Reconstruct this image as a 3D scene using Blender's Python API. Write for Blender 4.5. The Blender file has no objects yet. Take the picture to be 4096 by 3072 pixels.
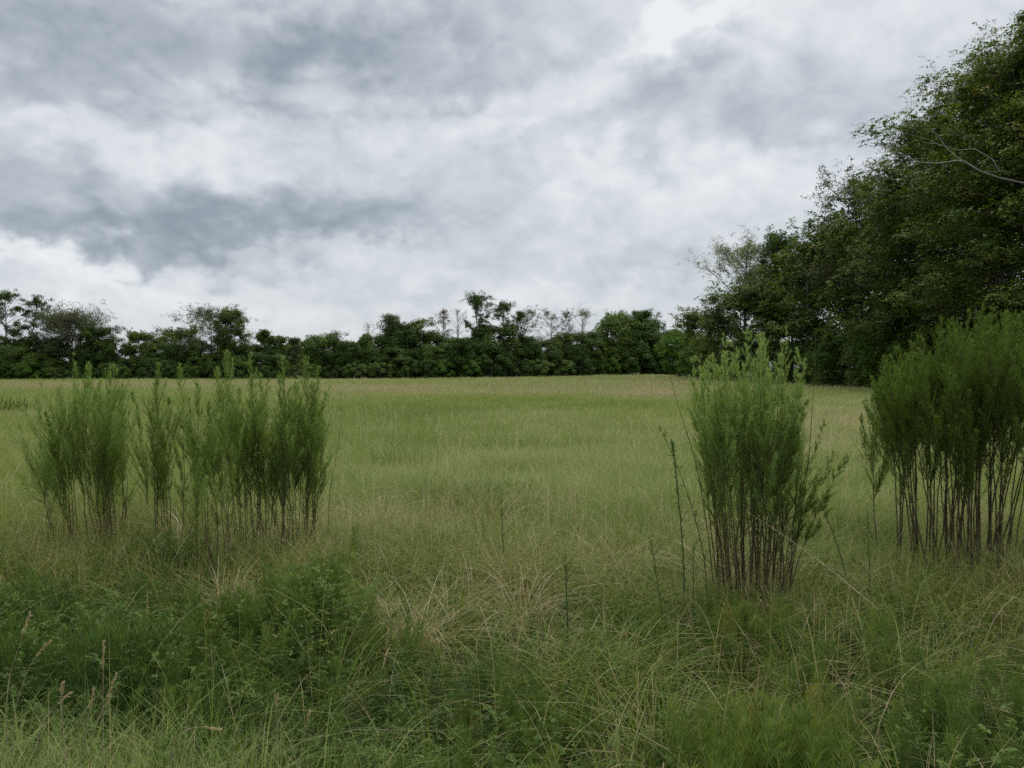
import bpy, math, random
import numpy as np
from mathutils import Vector, Matrix

S = bpy.context.scene
COL = S.collection
rad = math.radians

# ------------------------------------------------------------------ camera
F_PX = 3215.0          # focal length of the photograph in its own pixels (4096 wide)
HOR = 1478.0           # height of the horizon in the photograph
CAM_H = 1.65
cam_d = bpy.data.cameras.new('camera')
cam_d.sensor_width = 36.0
cam_d.lens = 36.0 * F_PX / 4096.0
cam_d.clip_start = 0.05
cam_d.clip_end = 4000.0
cam = bpy.data.objects.new('camera', cam_d)
cam.location = (0, 0, CAM_H)
cam.rotation_euler = (rad(90) - math.atan((1536.0 - HOR) / F_PX), 0, 0)
COL.objects.link(cam)
S.camera = cam

# ------------------------------------------------------------------ light
SUN_EL, SUN_AZ = rad(58), rad(25)       # azimuth from +Y towards +X
sun_d = bpy.data.lights.new('sun', 'SUN')
sun_d.energy = 1.5
sun_d.angle = rad(22)
sun_d.color = (1.0, 0.95, 0.86)
sun = bpy.data.objects.new('sun', sun_d)
sv = Vector((math.sin(SUN_AZ) * math.cos(SUN_EL), math.cos(SUN_AZ) * math.cos(SUN_EL), math.sin(SUN_EL)))
sun.rotation_euler = sv.to_track_quat('Z', 'Y').to_euler()
COL.objects.link(sun)

S.view_settings.view_transform = 'Standard'
S.view_settings.look = 'None'
S.view_settings.exposure = 0.3
S.view_settings.gamma = 1.0
S.cycles.max_bounces = 6
S.cycles.diffuse_bounces = 3
S.cycles.transmission_bounces = 4
S.cycles.transparent_max_bounces = 4
S.cycles.use_denoising = False

# ------------------------------------------------------------------ sky: overcast, by direction
W = bpy.data.worlds.new('World')
S.world = W
W.use_nodes = True
nt = W.node_tree
nt.nodes.clear()


def N(t, **kw):
    n = nt.nodes.new(t)
    for k, v in kw.items():
        setattr(n, k, v)
    return n


def put(sock, v):
    if isinstance(v, (int, float)):
        sock.default_value = v
    elif isinstance(v, tuple):
        sock.default_value = v
    else:
        nt.links.new(v, sock)


def M(op, a, b=None, c=None):
    n = N('ShaderNodeMath', operation=op)
    put(n.inputs[0], a)
    if b is not None:
        put(n.inputs[1], b)
    if c is not None:
        put(n.inputs[2], c)
    return n.outputs[0]


tc = N('ShaderNodeTexCoord')
sep = N('ShaderNodeSeparateXYZ')
nt.links.new(tc.outputs['Generated'], sep.inputs[0])
dx, dy, dz = sep.outputs
az = M('ARCTAN2', dx, dy)
el = M('ARCSINE', dz)
elc = M('MAXIMUM', dz, 0.0)


def plane(off):
    k = M('ADD', elc, off)
    c = N('ShaderNodeCombineXYZ')
    nt.links.new(M('DIVIDE', dx, k), c.inputs[0])
    nt.links.new(M('DIVIDE', dy, k), c.inputs[1])
    return c.outputs[0]


def noise(vec, scale, detail, rough=0.55, off=0.0, dist=0.0, stretch=(1, 1, 1)):
    mp = N('ShaderNodeMapping')
    nt.links.new(vec, mp.inputs[0])
    mp.inputs['Location'].default_value = (off, off * 0.7, off * 0.3)
    mp.inputs['Scale'].default_value = stretch
    n = N('ShaderNodeTexNoise')
    nt.links.new(mp.outputs[0], n.inputs['Vector'])
    n.inputs['Scale'].default_value = scale
    n.inputs['Detail'].default_value = detail
    n.inputs['Roughness'].default_value = rough
    n.inputs['Distortion'].default_value = dist
    return n.outputs[0]


P1 = plane(0.34)
P2 = plane(0.20)
ce = N('ShaderNodeCombineXYZ')
nt.links.new(az, ce.inputs[0])
nt.links.new(M('MULTIPLY', el, 1.4), ce.inputs[1])
P3 = ce.outputs[0]
w1 = M('SUBTRACT', noise(P3, 6.5, 6, 0.55, 3.1), 0.5)
w2 = M('SUBTRACT', noise(P3, 6.5, 6, 0.55, 19.7), 0.5)
w3 = M('SUBTRACT', noise(P3, 20.0, 6, 0.55, 41.0), 0.5)
w4 = M('SUBTRACT', M('MULTIPLY', M('ABSOLUTE', M('SUBTRACT', noise(P3, 13.0, 5, 0.5, 57.0), 0.5)), 2.0), 0.22)
azw = M('ADD', M('ADD', az, M('MULTIPLY', w1, 0.34)), M('MULTIPLY', w3, 0.10))
elw = M('ADD', M('ADD', el, M('MULTIPLY', w2, 0.17)), M('MULTIPLY', w4, -0.09))

# cloud masses (x, y, half width, half height in the 2212-wide view, tilt in degrees, strength)
BL = [
    (60, 90, 330, 110, 0, -.50), (650, 150, 170, 95, 25, -.55), (930, 120, 200, 100, -10, -.42),
    (420, 60, 300, 60, 0, -.22), (1180, 60, 240, 45, 0, -.12),
    (120, 490, 380, 62, 0, -.42), (450, 478, 330, 66, 6, -.46), (640, 500, 160, 54, 0, -.24), (820, 420, 260, 52, 4, -.34),
    (1480, 250, 190, 80, 0, -.30), (1130, 300, 200, 40, 0, -.18), (1000, 560, 200, 26, 0, -.12),
    (150, 360, 220, 40, 0, -.16), (1800, 200, 300, 60, 0, -.10), (1330, 560, 260, 26, 0, -.14), (400, 610, 120, 22, 0, -.10),
    (430, 290, 200, 62, 0, .52), (1000, 250, 170, 48, 8, .50), (1260, 320, 130, 60, -20, .34), (110, 270, 170, 40, 0, .20),
    (1440, 75, 230, 42, 24, .62), (1620, 370, 150, 45, 5, .42), (1320, 375, 130, 36, 0, .32), (1000, 400, 150, 30, 0, .12),
    (760, 545, 190, 34, -6, .46), (240, 620, 190, 46, 0, .44), (60, 570, 130, 22, 0, .28), (1700, 20, 330, 80, 0, .38),
    (1300, 640, 500, 60, 0, .20), (560, 650, 400, 40, 0, .16), (200, 590, 300, 22, 0, .26), (330, 640, 160, 20, 0, -.14), (950, 640, 300, 16, 0, -.12), (1350, 480, 260, 30, 0, .18), (2000, 330, 200, 200, 0, .12),
]
acc = None
for bx, by, sx, sy, tilt, amp in BL:
    X, Y = bx * 1.8517, by * 1.8517
    a0 = math.atan((X - 2048) / F_PX)
    e0 = math.atan((HOR - Y) / F_PX * math.cos(a0))
    sa, se = sx * 1.8517 / F_PX * 1.0, sy * 1.8517 / F_PX * 1.05
    ct, st = math.cos(rad(tilt)), math.sin(rad(tilt))
    da, de = M('SUBTRACT', azw, a0), M('SUBTRACT', elw, e0)
    u = M('ADD', M('MULTIPLY', da, ct / sa), M('MULTIPLY', de, st / sa))
    v = M('ADD', M('MULTIPLY', da, -st / se), M('MULTIPLY', de, ct / se))
    q = M('ADD', M('MULTIPLY', u, u), M('MULTIPLY', v, v))
    g = M('MULTIPLY', M('POWER', 2.71828, M('MULTIPLY', q, -0.9)), amp)
    acc = g if acc is None else M('ADD', acc, g)

n_big = M('SUBTRACT', noise(P3, 3.2, 7, 0.56, 7.3, 0.3), 0.5)
n_puf = M('SUBTRACT', noise(P3, 11.0, 7, 0.55, 11.3, 0.5), 0.5)
n_bil = M('SUBTRACT', M('MULTIPLY', M('ABSOLUTE', M('SUBTRACT', noise(P3, 8.5, 3, 0.5, 23.0, 0.2), 0.5)), 2.0), 0.22)
n_bi2 = M('SUBTRACT', M('MULTIPLY', M('ABSOLUTE', M('SUBTRACT', noise(P3, 19.0, 4, 0.5, 31.0, 0.2), 0.5)), 2.0), 0.22)
n_mid = M('SUBTRACT', noise(P1, 2.6, 7, 0.58, 1.7, 0.4), 0.5)
n_fin = M('SUBTRACT', noise(P2, 8.0, 6, 0.6, 5.1, 0.2), 0.5)
val = M('ADD', M('MULTIPLY', acc, 0.66), M('MULTIPLY', n_big, 0.45))
val = M('ADD', val, M('MULTIPLY', n_puf, 0.22))
val = M('ADD', val, M('MULTIPLY', n_bil, 0.44))
val = M('ADD', val, M('MULTIPLY', n_bi2, 0.26))
val = M('ADD', val, M('MULTIPLY', n_mid, 0.20))
val = M('ADD', val, M('MULTIPLY', n_fin, 0.10))
val = M('ADD', val, 0.615)
val = M('MULTIPLY_ADD', val, 0.78, 0.20)
ramp = N('ShaderNodeValToRGB')
nt.links.new(val, ramp.inputs[0])
cr = ramp.color_ramp
cr.interpolation = 'B_SPLINE'
stops = [(0.0, (.22, .255, .305)), (.22, (.29, .332, .385)), (.38, (.395, .442, .492)), (.575, (.55, .598, .635)), (.78, (.70, .73, .765)), (1.0, (.85, .87, .885))]
cr.elements[0].position, cr.elements[0].color = stops[0][0], stops[0][1] + (1,)
cr.elements[1].position, cr.elements[1].color = stops[-1][0], stops[-1][1] + (1,)
for p, c in stops[1:-1]:
    e = cr.elements.new(p)
    e.color = c + (1,)
# an overcast sky is brighter overhead than at the horizon
zen = N('ShaderNodeMapRange', interpolation_type='SMOOTHSTEP')
nt.links.new(dz, zen.inputs[0])
for i, x in zip((1, 2, 3, 4), (0.44, 0.95, 0.85, 2.6)):
    zen.inputs[i].default_value = x
cl = N('ShaderNodeVectorMath', operation='SCALE')
nt.links.new(ramp.outputs[0], cl.inputs[0])
nt.links.new(zen.outputs[0], cl.inputs['Scale'])
sky = N('ShaderNodeTexSky', sky_type='NISHITA')
sky.sun_disc = False
sky.sun_elevation = SUN_EL
sky.sun_rotation = SUN_AZ
sky.altitude = 50
b1 = N('ShaderNodeBackground')
b1.inputs[1].default_value = 0.08
nt.links.new(sky.outputs[0], b1.inputs[0])
b2 = N('ShaderNodeBackground')
b2.inputs[1].default_value = 1.0
nt.links.new(cl.outputs[0], b2.inputs[0])
mx = N('ShaderNodeMixShader')
mx.inputs[0].default_value = 0.94          # share of the sky covered by cloud
nt.links.new(b1.outputs[0], mx.inputs[1])
nt.links.new(b2.outputs[0], mx.inputs[2])
ow = N('ShaderNodeOutputWorld')
nt.links.new(mx.outputs[0], ow.inputs[0])

# ================================================================== helpers


def tag(o, label=None, cat=None, group=None, kind=None):
    if label:
        o['label'] = label
    if cat:
        o['category'] = cat
    if group:
        o['group'] = group
    if kind:
        o['kind'] = kind
    return o


def empty(name, loc, rz=0.0):
    o = bpy.data.objects.new(name, None)
    o.empty_display_size = 0.2
    o.location = loc
    o.rotation_euler = (0, 0, rz)
    COL.objects.link(o)
    return o


def mesh(name, V, Q, mat, tint=None, smooth=False):
    V = np.asarray(V, np.float32)
    Q = np.asarray(Q, np.int32)
    me = bpy.data.meshes.new(name)
    me.vertices.add(len(V))
    me.vertices.foreach_set('co', V.ravel())
    k = Q.shape[1]
    me.loops.add(Q.size)
    me.loops.foreach_set('vertex_index', Q.ravel())
    me.polygons.add(len(Q))
    me.polygons.foreach_set('loop_start', np.arange(len(Q), dtype=np.int32) * k)
    if smooth:
        me.polygons.foreach_set('use_smooth', np.ones(len(Q), bool))
    me.update(calc_edges=True)
    if tint is not None:
        a = me.attributes.new('tint', 'FLOAT', 'POINT')
        a.data.foreach_set('value', np.asarray(tint, np.float32))
    me.materials.append(mat)
    return me


def obj(name, me, parent=None):
    o = bpy.data.objects.new(name, me)
    COL.objects.link(o)
    if parent:
        o.parent = parent
    return o


def vnoise(x, y, seed=0, scale=1.0):
    """smooth value noise on arrays, -1..1"""
    x = np.asarray(x) * scale + 1000.0
    y = np.asarray(y) * scale + 1000.0
    xi, yi = np.floor(x).astype(np.int64), np.floor(y).astype(np.int64)
    fx, fy = x - xi, y - yi
    fx, fy = fx * fx * (3 - 2 * fx), fy * fy * (3 - 2 * fy)

    def h(a, b):
        n = (a * 374761393 + b * 668265263 + seed * 974711) & 0x7fffffff
        n = ((n ^ (n >> 13)) * 1274126177) & 0x7fffffff
        return ((n ^ (n >> 16)) & 0xffff) / 32767.5 - 1.0
    return (h(xi, yi) * (1 - fx) + h(xi + 1, yi) * fx) * (1 - fy) + (h(xi, yi + 1) * (1 - fx) + h(xi + 1, yi + 1) * fx) * fy


def fbm(x, y, seed=0, scale=1.0, o=4):
    r, a, t = 0, 1.0, 0
    for i in range(o):
        r = r + a * vnoise(x, y, seed + i * 17, scale * 2 ** i)
        t += a
        a *= 0.5
    return r / t


def sstep(a, b, x):
    t = np.clip((np.asarray(x, float) - a) / (b - a), 0, 1)
    return t * t * (3 - 2 * t)


def gz(x, y):
    x, y = np.asarray(x, float), np.asarray(y, float)
    return (0.05 * fbm(x, y, 5, 0.35, 2) + 0.10 * vnoise(x, y, 9, 0.03) * sstep(20, 60, y)
            + 0.42 * sstep(-5, 28, x) * sstep(60, 150, y))


def at(px, D):
    return ((px - 2048.0) / F_PX * D, D)


def gloc(px, D):
    x, y = at(px, D)
    return (x, y, float(gz(x, y)))


def top_z(py, D):
    return CAM_H + (HOR - py) / F_PX * D


# ------------------------------------------------------------------ materials
def foliage(name, stops, transl=0.3, rough=0.6, spec=0.25, rnd=0.12, patch=0.0):
    m = bpy.data.materials.new(name)
    m.use_nodes = True
    t = m.node_tree
    t.nodes.clear()
    A = t.nodes.new('ShaderNodeAttribute')
    A.attribute_name = 'tint'
    oi = t.nodes.new('ShaderNodeObjectInfo')
    m1 = t.nodes.new('ShaderNodeMath')
    m1.operation = 'MULTIPLY_ADD'
    t.links.new(oi.outputs['Random'], m1.inputs[0])
    m1.inputs[1].default_value = rnd
    t.links.new(A.outputs['Fac'], m1.inputs[2])
    r = t.nodes.new('ShaderNodeValToRGB')
    t.links.new(m1.outputs[0], r.inputs[0])
    e = r.color_ramp.elements
    e[0].position, e[0].color = stops[0][0], stops[0][1] + (1,)
    e[1].position, e[1].color = stops[-1][0], stops[-1][1] + (1,)
    for p, c in stops[1:-1]:
        q = e.new(p)
        q.color = c + (1,)
    pb = t.nodes.new('ShaderNodeBsdfPrincipled')
    pb.inputs['Roughness'].default_value = rough
    pb.inputs['Specular IOR Level'].default_value = spec
    t.links.new(r.outputs[0], pb.inputs['Base Color'])
    tr = t.nodes.new('ShaderNodeBsdfTranslucent')
    hs = t.nodes.new('ShaderNodeHueSaturation')
    hs.inputs['Hue'].default_value = 0.485
    hs.inputs['Saturation'].default_value = 1.1
    hs.inputs['Value'].default_value = 1.15
    t.links.new(r.outputs[0], hs.inputs['Color'])
    t.links.new(hs.outputs[0], tr.inputs['Color'])
    mi = t.nodes.new('ShaderNodeMixShader')
    mi.inputs[0].default_value = transl
    t.links.new(pb.outputs[0], mi.inputs[1])
    t.links.new(tr.outputs[0], mi.inputs[2])
    o = t.nodes.new('ShaderNodeOutputMaterial')
    t.links.new(mi.outputs[0], o.inputs[0])
    return m


def bark(name, c1, c2, scale=8.0, rough=0.9):
    m = bpy.data.materials.new(name)
    m.use_nodes = True
    t = m.node_tree
    pb = t.nodes['Principled BSDF']
    pb.inputs['Roughness'].default_value = rough
    pb.inputs['Specular IOR Level'].default_value = 0.2
    tc = t.nodes.new('ShaderNodeTexCoord')
    mp = t.nodes.new('ShaderNodeMapping')
    mp.inputs['Scale'].default_value = (1, 1, 0.25)
    t.links.new(tc.outputs['Object'], mp.inputs[0])
    n = t.nodes.new('ShaderNodeTexNoise')
    n.inputs['Scale'].default_value = scale
    n.inputs['Detail'].default_value = 6
    t.links.new(mp.outputs[0], n.inputs['Vector'])
    r = t.nodes.new('ShaderNodeValToRGB')
    r.color_ramp.elements[0].position = 0.35
    r.color_ramp.elements[0].color = c1 + (1,)
    r.color_ramp.elements[1].position = 0.68
    r.color_ramp.elements[1].color = c2 + (1,)
    t.links.new(n.outputs[0], r.inputs[0])
    t.links.new(r.outputs[0], pb.inputs['Base Color'])
    bm = t.nodes.new('ShaderNodeBump')
    bm.inputs['Strength'].default_value = 0.5
    bm.inputs['Distance'].default_value = 0.02
    t.links.new(n.outputs[0], bm.inputs['Height'])
    t.links.new(bm.outputs[0], pb.inputs['Normal'])
    return m


MAT = {}
MAT['grass'] = foliage('meadow_grass', [(0, (.050, .098, .014)), (.25, (.128, .196, .034)), (.5, (.245, .300, .088)),
                                        (.72, (.345, .325, .15)), (.88, (.46, .36, .19)), (1, (.62, .53, .35))], 0.38, 0.6, 0.2, 0.0)
MAT['verge'] = foliage('verge_grass_blades', [(0, (.030, .066, .006)), (.25, (.080, .140, .014)), (.5, (.175, .215, .040)), (.72, (.27, .24, .10)), (.88, (.38, .29, .16)), (1, (.58, .49, .33))], 0.35, 0.6, 0.2, 0.0)
MAT['weed'] = foliage('weed_leaves', [(0, (.022, .046, .009)), (.45, (.056, .106, .021)), (.75, (.12, .185, .036)), (.93, (.20, .24, .05)), (1, (.26, .19, .07))], 0.35, 0.6, 0.2, 0.0)
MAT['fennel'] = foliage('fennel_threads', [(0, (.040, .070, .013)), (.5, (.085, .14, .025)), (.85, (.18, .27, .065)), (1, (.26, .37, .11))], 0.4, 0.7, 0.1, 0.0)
MAT['fennel_dry'] = foliage('dry_fennel_leaves', [(0, (.05, .030, .018)), (1, (.16, .11, .06))], 0.2, 0.8, 0.1, 0.0)
MAT['leaf_dark'] = foliage('dark_tree_leaves', [(0, (.020, .044, .007)), (.5, (.042, .082, .012)), (1, (.095, .15, .025))], 0.28, 0.6, 0.14, 0.15)
MAT['leaf_wood'] = foliage('woodland_leaves', [(0, (.034, .066, .011)), (.5, (.080, .135, .022)), (.85, (.15, .20, .036)), (1, (.18, .16, .03))], 0.3, 0.6, 0.16, 0.15)
MAT['leaf_bright'] = foliage('bright_tree_leaves', [(0, (.04, .085, .010)), (.5, (.075, .15, .018)), (1, (.15, .24, .035))], 0.3, 0.6, 0.15, 0.1)
MAT['leaf_grey'] = foliage('grey_green_leaves', [(0, (.042, .058, .020)), (.5, (.078, .095, .036)), (1, (.14, .15, .065))], 0.3, 0.6, 0.2, 0.12)
MAT['leaf_pale'] = foliage('pale_tree_leaves', [(0, (.09, .12, .04)), (.5, (.16, .185, .07)), (1, (.25, .26, .12))], 0.35, 0.6, 0.2, 0.1)
MAT['leaf_rust'] = foliage('rusty_thin_leaves', [(0, (.12, .09, .05)), (1, (.24, .18, .11))], 0.3, 0.7, 0.2, 0.1)
MAT['bark'] = bark('grey_brown_bark', (.055, .045, .035), (.17, .15, .125), 6)
MAT['bark_pale'] = bark('pale_dead_wood', (.16, .15, .125), (.36, .34, .29), 9)
MAT['stem'] = bark('fennel_stem', (.030, .024, .014), (.125, .098, .052), 40)
MAT['stem_green'] = bark('green_stem', (.03, .06, .02), (.075, .11, .035), 40)
MAT['straw'] = bark('dry_straw', (.18, .15, .09), (.36, .30, .19), 60)


def ground_mat():
    m = bpy.data.materials.new('field_soil')
    m.use_nodes = True
    t = m.node_tree
    pb = t.nodes['Principled BSDF']
    pb.inputs['Roughness'].default_value = 1.0
    pb.inputs['Specular IOR Level'].default_value = 0.1
    tc = t.nodes.new('ShaderNodeTexCoord')
    n = t.nodes.new('ShaderNodeTexNoise')
    n.inputs['Scale'].default_value = 9.0
    n.inputs['Detail'].default_value = 8
    n.inputs['Roughness'].default_value = 0.7
    t.links.new(tc.outputs['Object'], n.inputs['Vector'])
    r = t.nodes.new('ShaderNodeValToRGB')
    e = r.color_ramp.elements
    e[0].position, e[0].color = 0.3, (.022, .016, .010, 1)
    e[1].position, e[1].color = 0.75, (.06, .055, .028, 1)
    q = e.new(.52)
    q.color = (.05, .055, .022, 1)
    t.links.new(n.outputs[0], r.inputs[0])
    t.links.new(r.outputs[0], pb.inputs['Base Color'])
    b = t.nodes.new('ShaderNodeBump')
    b.inputs['Strength'].default_value = 0.8
    b.inputs['Distance'].default_value = 0.05
    t.links.new(n.outputs[0], b.inputs['Height'])
    t.links.new(b.outputs[0], pb.inputs['Normal'])
    return m


# ------------------------------------------------------------------ ground sheet
def ground():
    xs = np.concatenate([[-2500, -1200, -600, -300, -200], np.arange(-150, -20, 5.0), np.arange(-20, 20, .5), np.arange(20, 151, 5.0), [200, 300, 600, 1200, 2500]])
    ys = np.concatenate([[-400, -150, -50, -20], np.arange(-6, 30, .5), np.arange(30, 300, 5.0), [400, 800, 1500, 3000]])
    X, Y = np.meshgrid(xs, ys)
    Z = gz(X, Y)
    V = np.stack([X.ravel(), Y.ravel(), Z.ravel()], 1)
    nx, ny = len(xs), len(ys)
    i = (np.arange(ny - 1)[:, None] * nx + np.arange(nx - 1)[None]).ravel()
    Q = np.stack([i, i + 1, i + nx + 1, i + nx], 1)
    o = obj('ground', mesh('ground', V, Q, ground_mat(), smooth=True))
    tag(o, kind='structure')


ground()

# ------------------------------------------------------------------ geometry makers


def blades(rng, x, y, h, w, lean, tint, ptint=None, seg=3, z=None, azim=None, droop=0.35):
    """curved ribbons standing on the ground; returns V, Q, T"""
    n = len(x)
    if azim is None:
        azim = rng.uniform(0, 2 * np.pi, n)
    if z is None:
        z = gz(x, y)
    d = np.stack([np.cos(azim), np.sin(azim)], 1)
    sa = azim + np.pi / 2 + rng.normal(0, .6, n)
    s = np.stack([np.cos(sa), np.sin(sa)], 1)
    ts = np.linspace(0, 1, seg + 1)
    V = np.empty((n, seg + 1, 2, 3), np.float32)
    T = np.empty((n, seg + 1, 2), np.float32)
    for k, t in enumerate(ts):
        L = lean * h * t ** 1.9
        zz = z - 0.02 + h * (t - droop * np.minimum(lean, 1.6) * t ** 3 * 0.8)
        ww = w * (0.75 + 0.5 * t - 1.15 * t ** 2.2) * 0.5
        cx, cy = x + d[:, 0] * L, y + d[:, 1] * L
        V[:, k, 0] = np.stack([cx - s[:, 0] * ww, cy - s[:, 1] * ww, zz], 1)
        V[:, k, 1] = np.stack([cx + s[:, 0] * ww, cy + s[:, 1] * ww, zz], 1)
        T[:, k, :] = (tint + (0 if ptint is None else ptint * t ** 2))[:, None]
    V = V.reshape(-1, 3)
    base = np.arange(n)[:, None] * (2 * (seg + 1))
    Q = []
    for k in range(seg):
        q = np.array([0, 1, 3, 2]) + 2 * k
        Q.append(base + q[None])
    return V, np.concatenate(Q, 0).reshape(-1, 4), np.clip(T.ravel(), 0, 1)


def rhombi(c, d, s, length, width, tint):
    """leaf shaped four-corner faces from base c along d, side s"""
    n = len(c)
    L = np.asarray(length).reshape(-1, 1)
    Wd = np.asarray(width).reshape(-1, 1)
    V = np.empty((n, 4, 3), np.float32)
    V[:, 0] = c
    V[:, 1] = c + d * L * .45 + s * Wd * .5
    V[:, 2] = c + d * L
    V[:, 3] = c + d * L * .45 - s * Wd * .5
    Q = np.arange(n * 4).reshape(n, 4)
    return V.reshape(-1, 3), Q, np.repeat(np.clip(tint, 0, 1), 4)


def join(parts):
    Vs, Qs, Ts, o = [], [], [], 0
    for V, Q, T in parts:
        Vs.append(V)
        Qs.append(Q + o)
        Ts.append(T)
        o += len(V)
    return np.concatenate(Vs), np.concatenate(Qs), np.concatenate(Ts)


def unit(v):
    return v / np.maximum(np.linalg.norm(v, axis=-1, keepdims=True), 1e-9)


def rnd_dir(rng, n):
    return unit(rng.normal(size=(n, 3)))


def tube(pts, radii, sides=5):
    pts = np.asarray(pts, float)
    n = len(pts)
    tg = np.gradient(pts, axis=0)
    tg = unit(tg)
    ref = np.array([0.3, 0.9, 0.1]) if abs(tg[:, 2]).mean() > .5 else np.array([0, 0, 1.0])
    a = unit(np.cross(tg, ref))
    b = np.cross(tg, a)
    th = np.arange(sides) * 2 * np.pi / sides
    r = np.asarray(radii, float).reshape(-1, 1, 1)
    V = pts[:, None] + r * (np.cos(th)[None, :, None] * a[:, None] + np.sin(th)[None, :, None] * b[:, None])
    i = np.arange(n - 1)[:, None] * sides
    j = np.arange(sides)[None]
    k = (j + 1) % sides
    Q = np.stack([i + j, i + k, i + sides + k, i + sides + j], -1).reshape(-1, 4)
    return V.reshape(-1, 3), Q, np.zeros(n * sides)


# ================================================================== grass of the meadow
HW = 0.80     # half angle of the sown sector (wider than the view)


def patches(x, y):
    """colour of the sward by place: green hollows, tan and pinkish seeding stretches"""
    t = 0.40 + 0.16 * fbm(x, y * .55, 21, .10, 4) + 0.10 * fbm(x, y, 33, .5, 3)
    for px, py, sx, sy, a in [(2600, 1560, 170, 18, .30), (1500, 1540, 260, 10, .16), (500, 1530, 600, 14, .10), (3350, 1620, 260, 60, .16), (2300, 1540, 500, 16, .12),
                              (2150, 1680, 90, 18, .14), (2500, 1620, 240, 20, -.03), (1500, 1680, 300, 50, -.08),
                              (1500, 2200, 260, 160, .14), (3000, 2380, 380, 110, .10), (3900, 2400, 300, 150, .08), (2650, 2080, 330, 120, -.06), (2100, 1950, 500, 60, .06)]:
        D = 1.3 * F_PX / (py - HOR)
        ddx = (np.arctan2(x, y) - math.atan((px - 2048) / F_PX)) / (sx / F_PX)
        ddy = (np.log(y / D)) / (sy / (py - HOR))
        t = t + a * np.exp(-.7 * (ddx ** 2 + ddy ** 2))
    return t


def sample(rng, n, d0, d1, hw=HW):
    """positions with a density falling as one over distance squared"""
    D = d0 * (d1 / d0) ** rng.random(n)
    a = rng.uniform(-hw, hw, n)
    return D * np.sin(a) / np.cos(a), D


def clear_of_trees(x, y):
    # the meadow ends where the woods begin
    far = edge_depth(x, y)
    ok = (y < far + 1.0) & ~((x > 28.8 + .6 * vnoise(x, y, 3, .2)) & (y > 20))
    gap = (np.abs(np.arctan2(x, y) - math.atan((1165 - 2048) / F_PX)) < .013)
    return ok | (gap & (y < 165))


EDGE = np.array([(-300, 122), (0, 124), (600, 128), (1160, 131), (1500, 134), (2000, 146), (2500, 165), (2720, 172), (3200, 175)], float)


def edge_depth(x, y):
    px = 2048 + F_PX * np.asarray(x) / np.maximum(y, 1)
    return np.interp(px, EDGE[:, 0], EDGE[:, 1])


def meadow():
    rng = np.random.default_rng(1)
    x, y = sample(rng, 640000, 6.0, 172.0)
    k = clear_of_trees(x, y)
    x, y = x[k], y[k]
    n = len(x)
    hh = (0.40 + 0.10 * fbm(x, y, 3, .25, 3)) * rng.uniform(.6, 1.2, n)
    hh *= (1 - .25 * sstep(9, 5, y)) * (1 + .22 * vnoise(x, y, 91, 1.3)) * (1 + .15 * vnoise(x, y, 92, .5))
    w = np.maximum(0.0035, y * 0.00046) * rng.uniform(.7, 1.4, n)
    lean = np.abs(rng.normal(.45, .3, n)) + .05
    wind = rng.normal(0.3, 1.3, n) + 1.2 * vnoise(x, y, 55, .15)
    tint = patches(x, y) + .03 + .10 * sstep(25, 90, y) - .10 * sstep(13, 6.5, y) + .07 * vnoise(x, y, 93, 2.2) + .05 * vnoise(x, y, 94, .9) + rng.normal(0, .045, n) + (rng.random(n) < .03) * .3
    seedy = (rng.random(n) < .35)
    pt = np.where(seedy, .10, .02)
    V, Q, T = blades(rng, x, y, hh, w, lean, tint, pt, 3, None, wind)
    parts = [(V, Q, T)]
    # rare pale stalks standing out of the sward
    x, y = sample(rng, 6500, 6.0, 45.0)
    k = clear_of_trees(x, y) & (rng.random(len(x)) < 1 - sstep(7, 40, y))
    x, y = x[k], y[k]
    n = len(x)
    parts.append(blades(rng, x, y, rng.uniform(.45, .8, n), np.maximum(.003, y * .00045), np.abs(rng.normal(.3, .25, n)),
                        rng.uniform(.6, 1.0, n), np.full(n, .1), 3))
    # pale fine tussock in the near left corner
    n = 9000
    r = rng.normal(0, 1, (n, 2))
    x, y = -1.5 + .42 * r[:, 0], 2.35 + .28 * r[:, 1]
    parts.append(blades(rng, x, y, rng.uniform(.3, .62, n), rng.uniform(.0018, .0035, n), np.abs(rng.normal(.6, .3, n)),
                        .33 + rng.normal(0, .08, n) + (rng.random(n) < .15) * .4, np.full(n, .1), 5, droop=.45))
    V, Q, T = join(parts)
    o = obj('meadow_grass', mesh('meadow_grass', V, Q, MAT['grass'], T))
    tag(o, 'knee high green and tan grass covering the whole open field', 'grass', kind='stuff')


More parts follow.
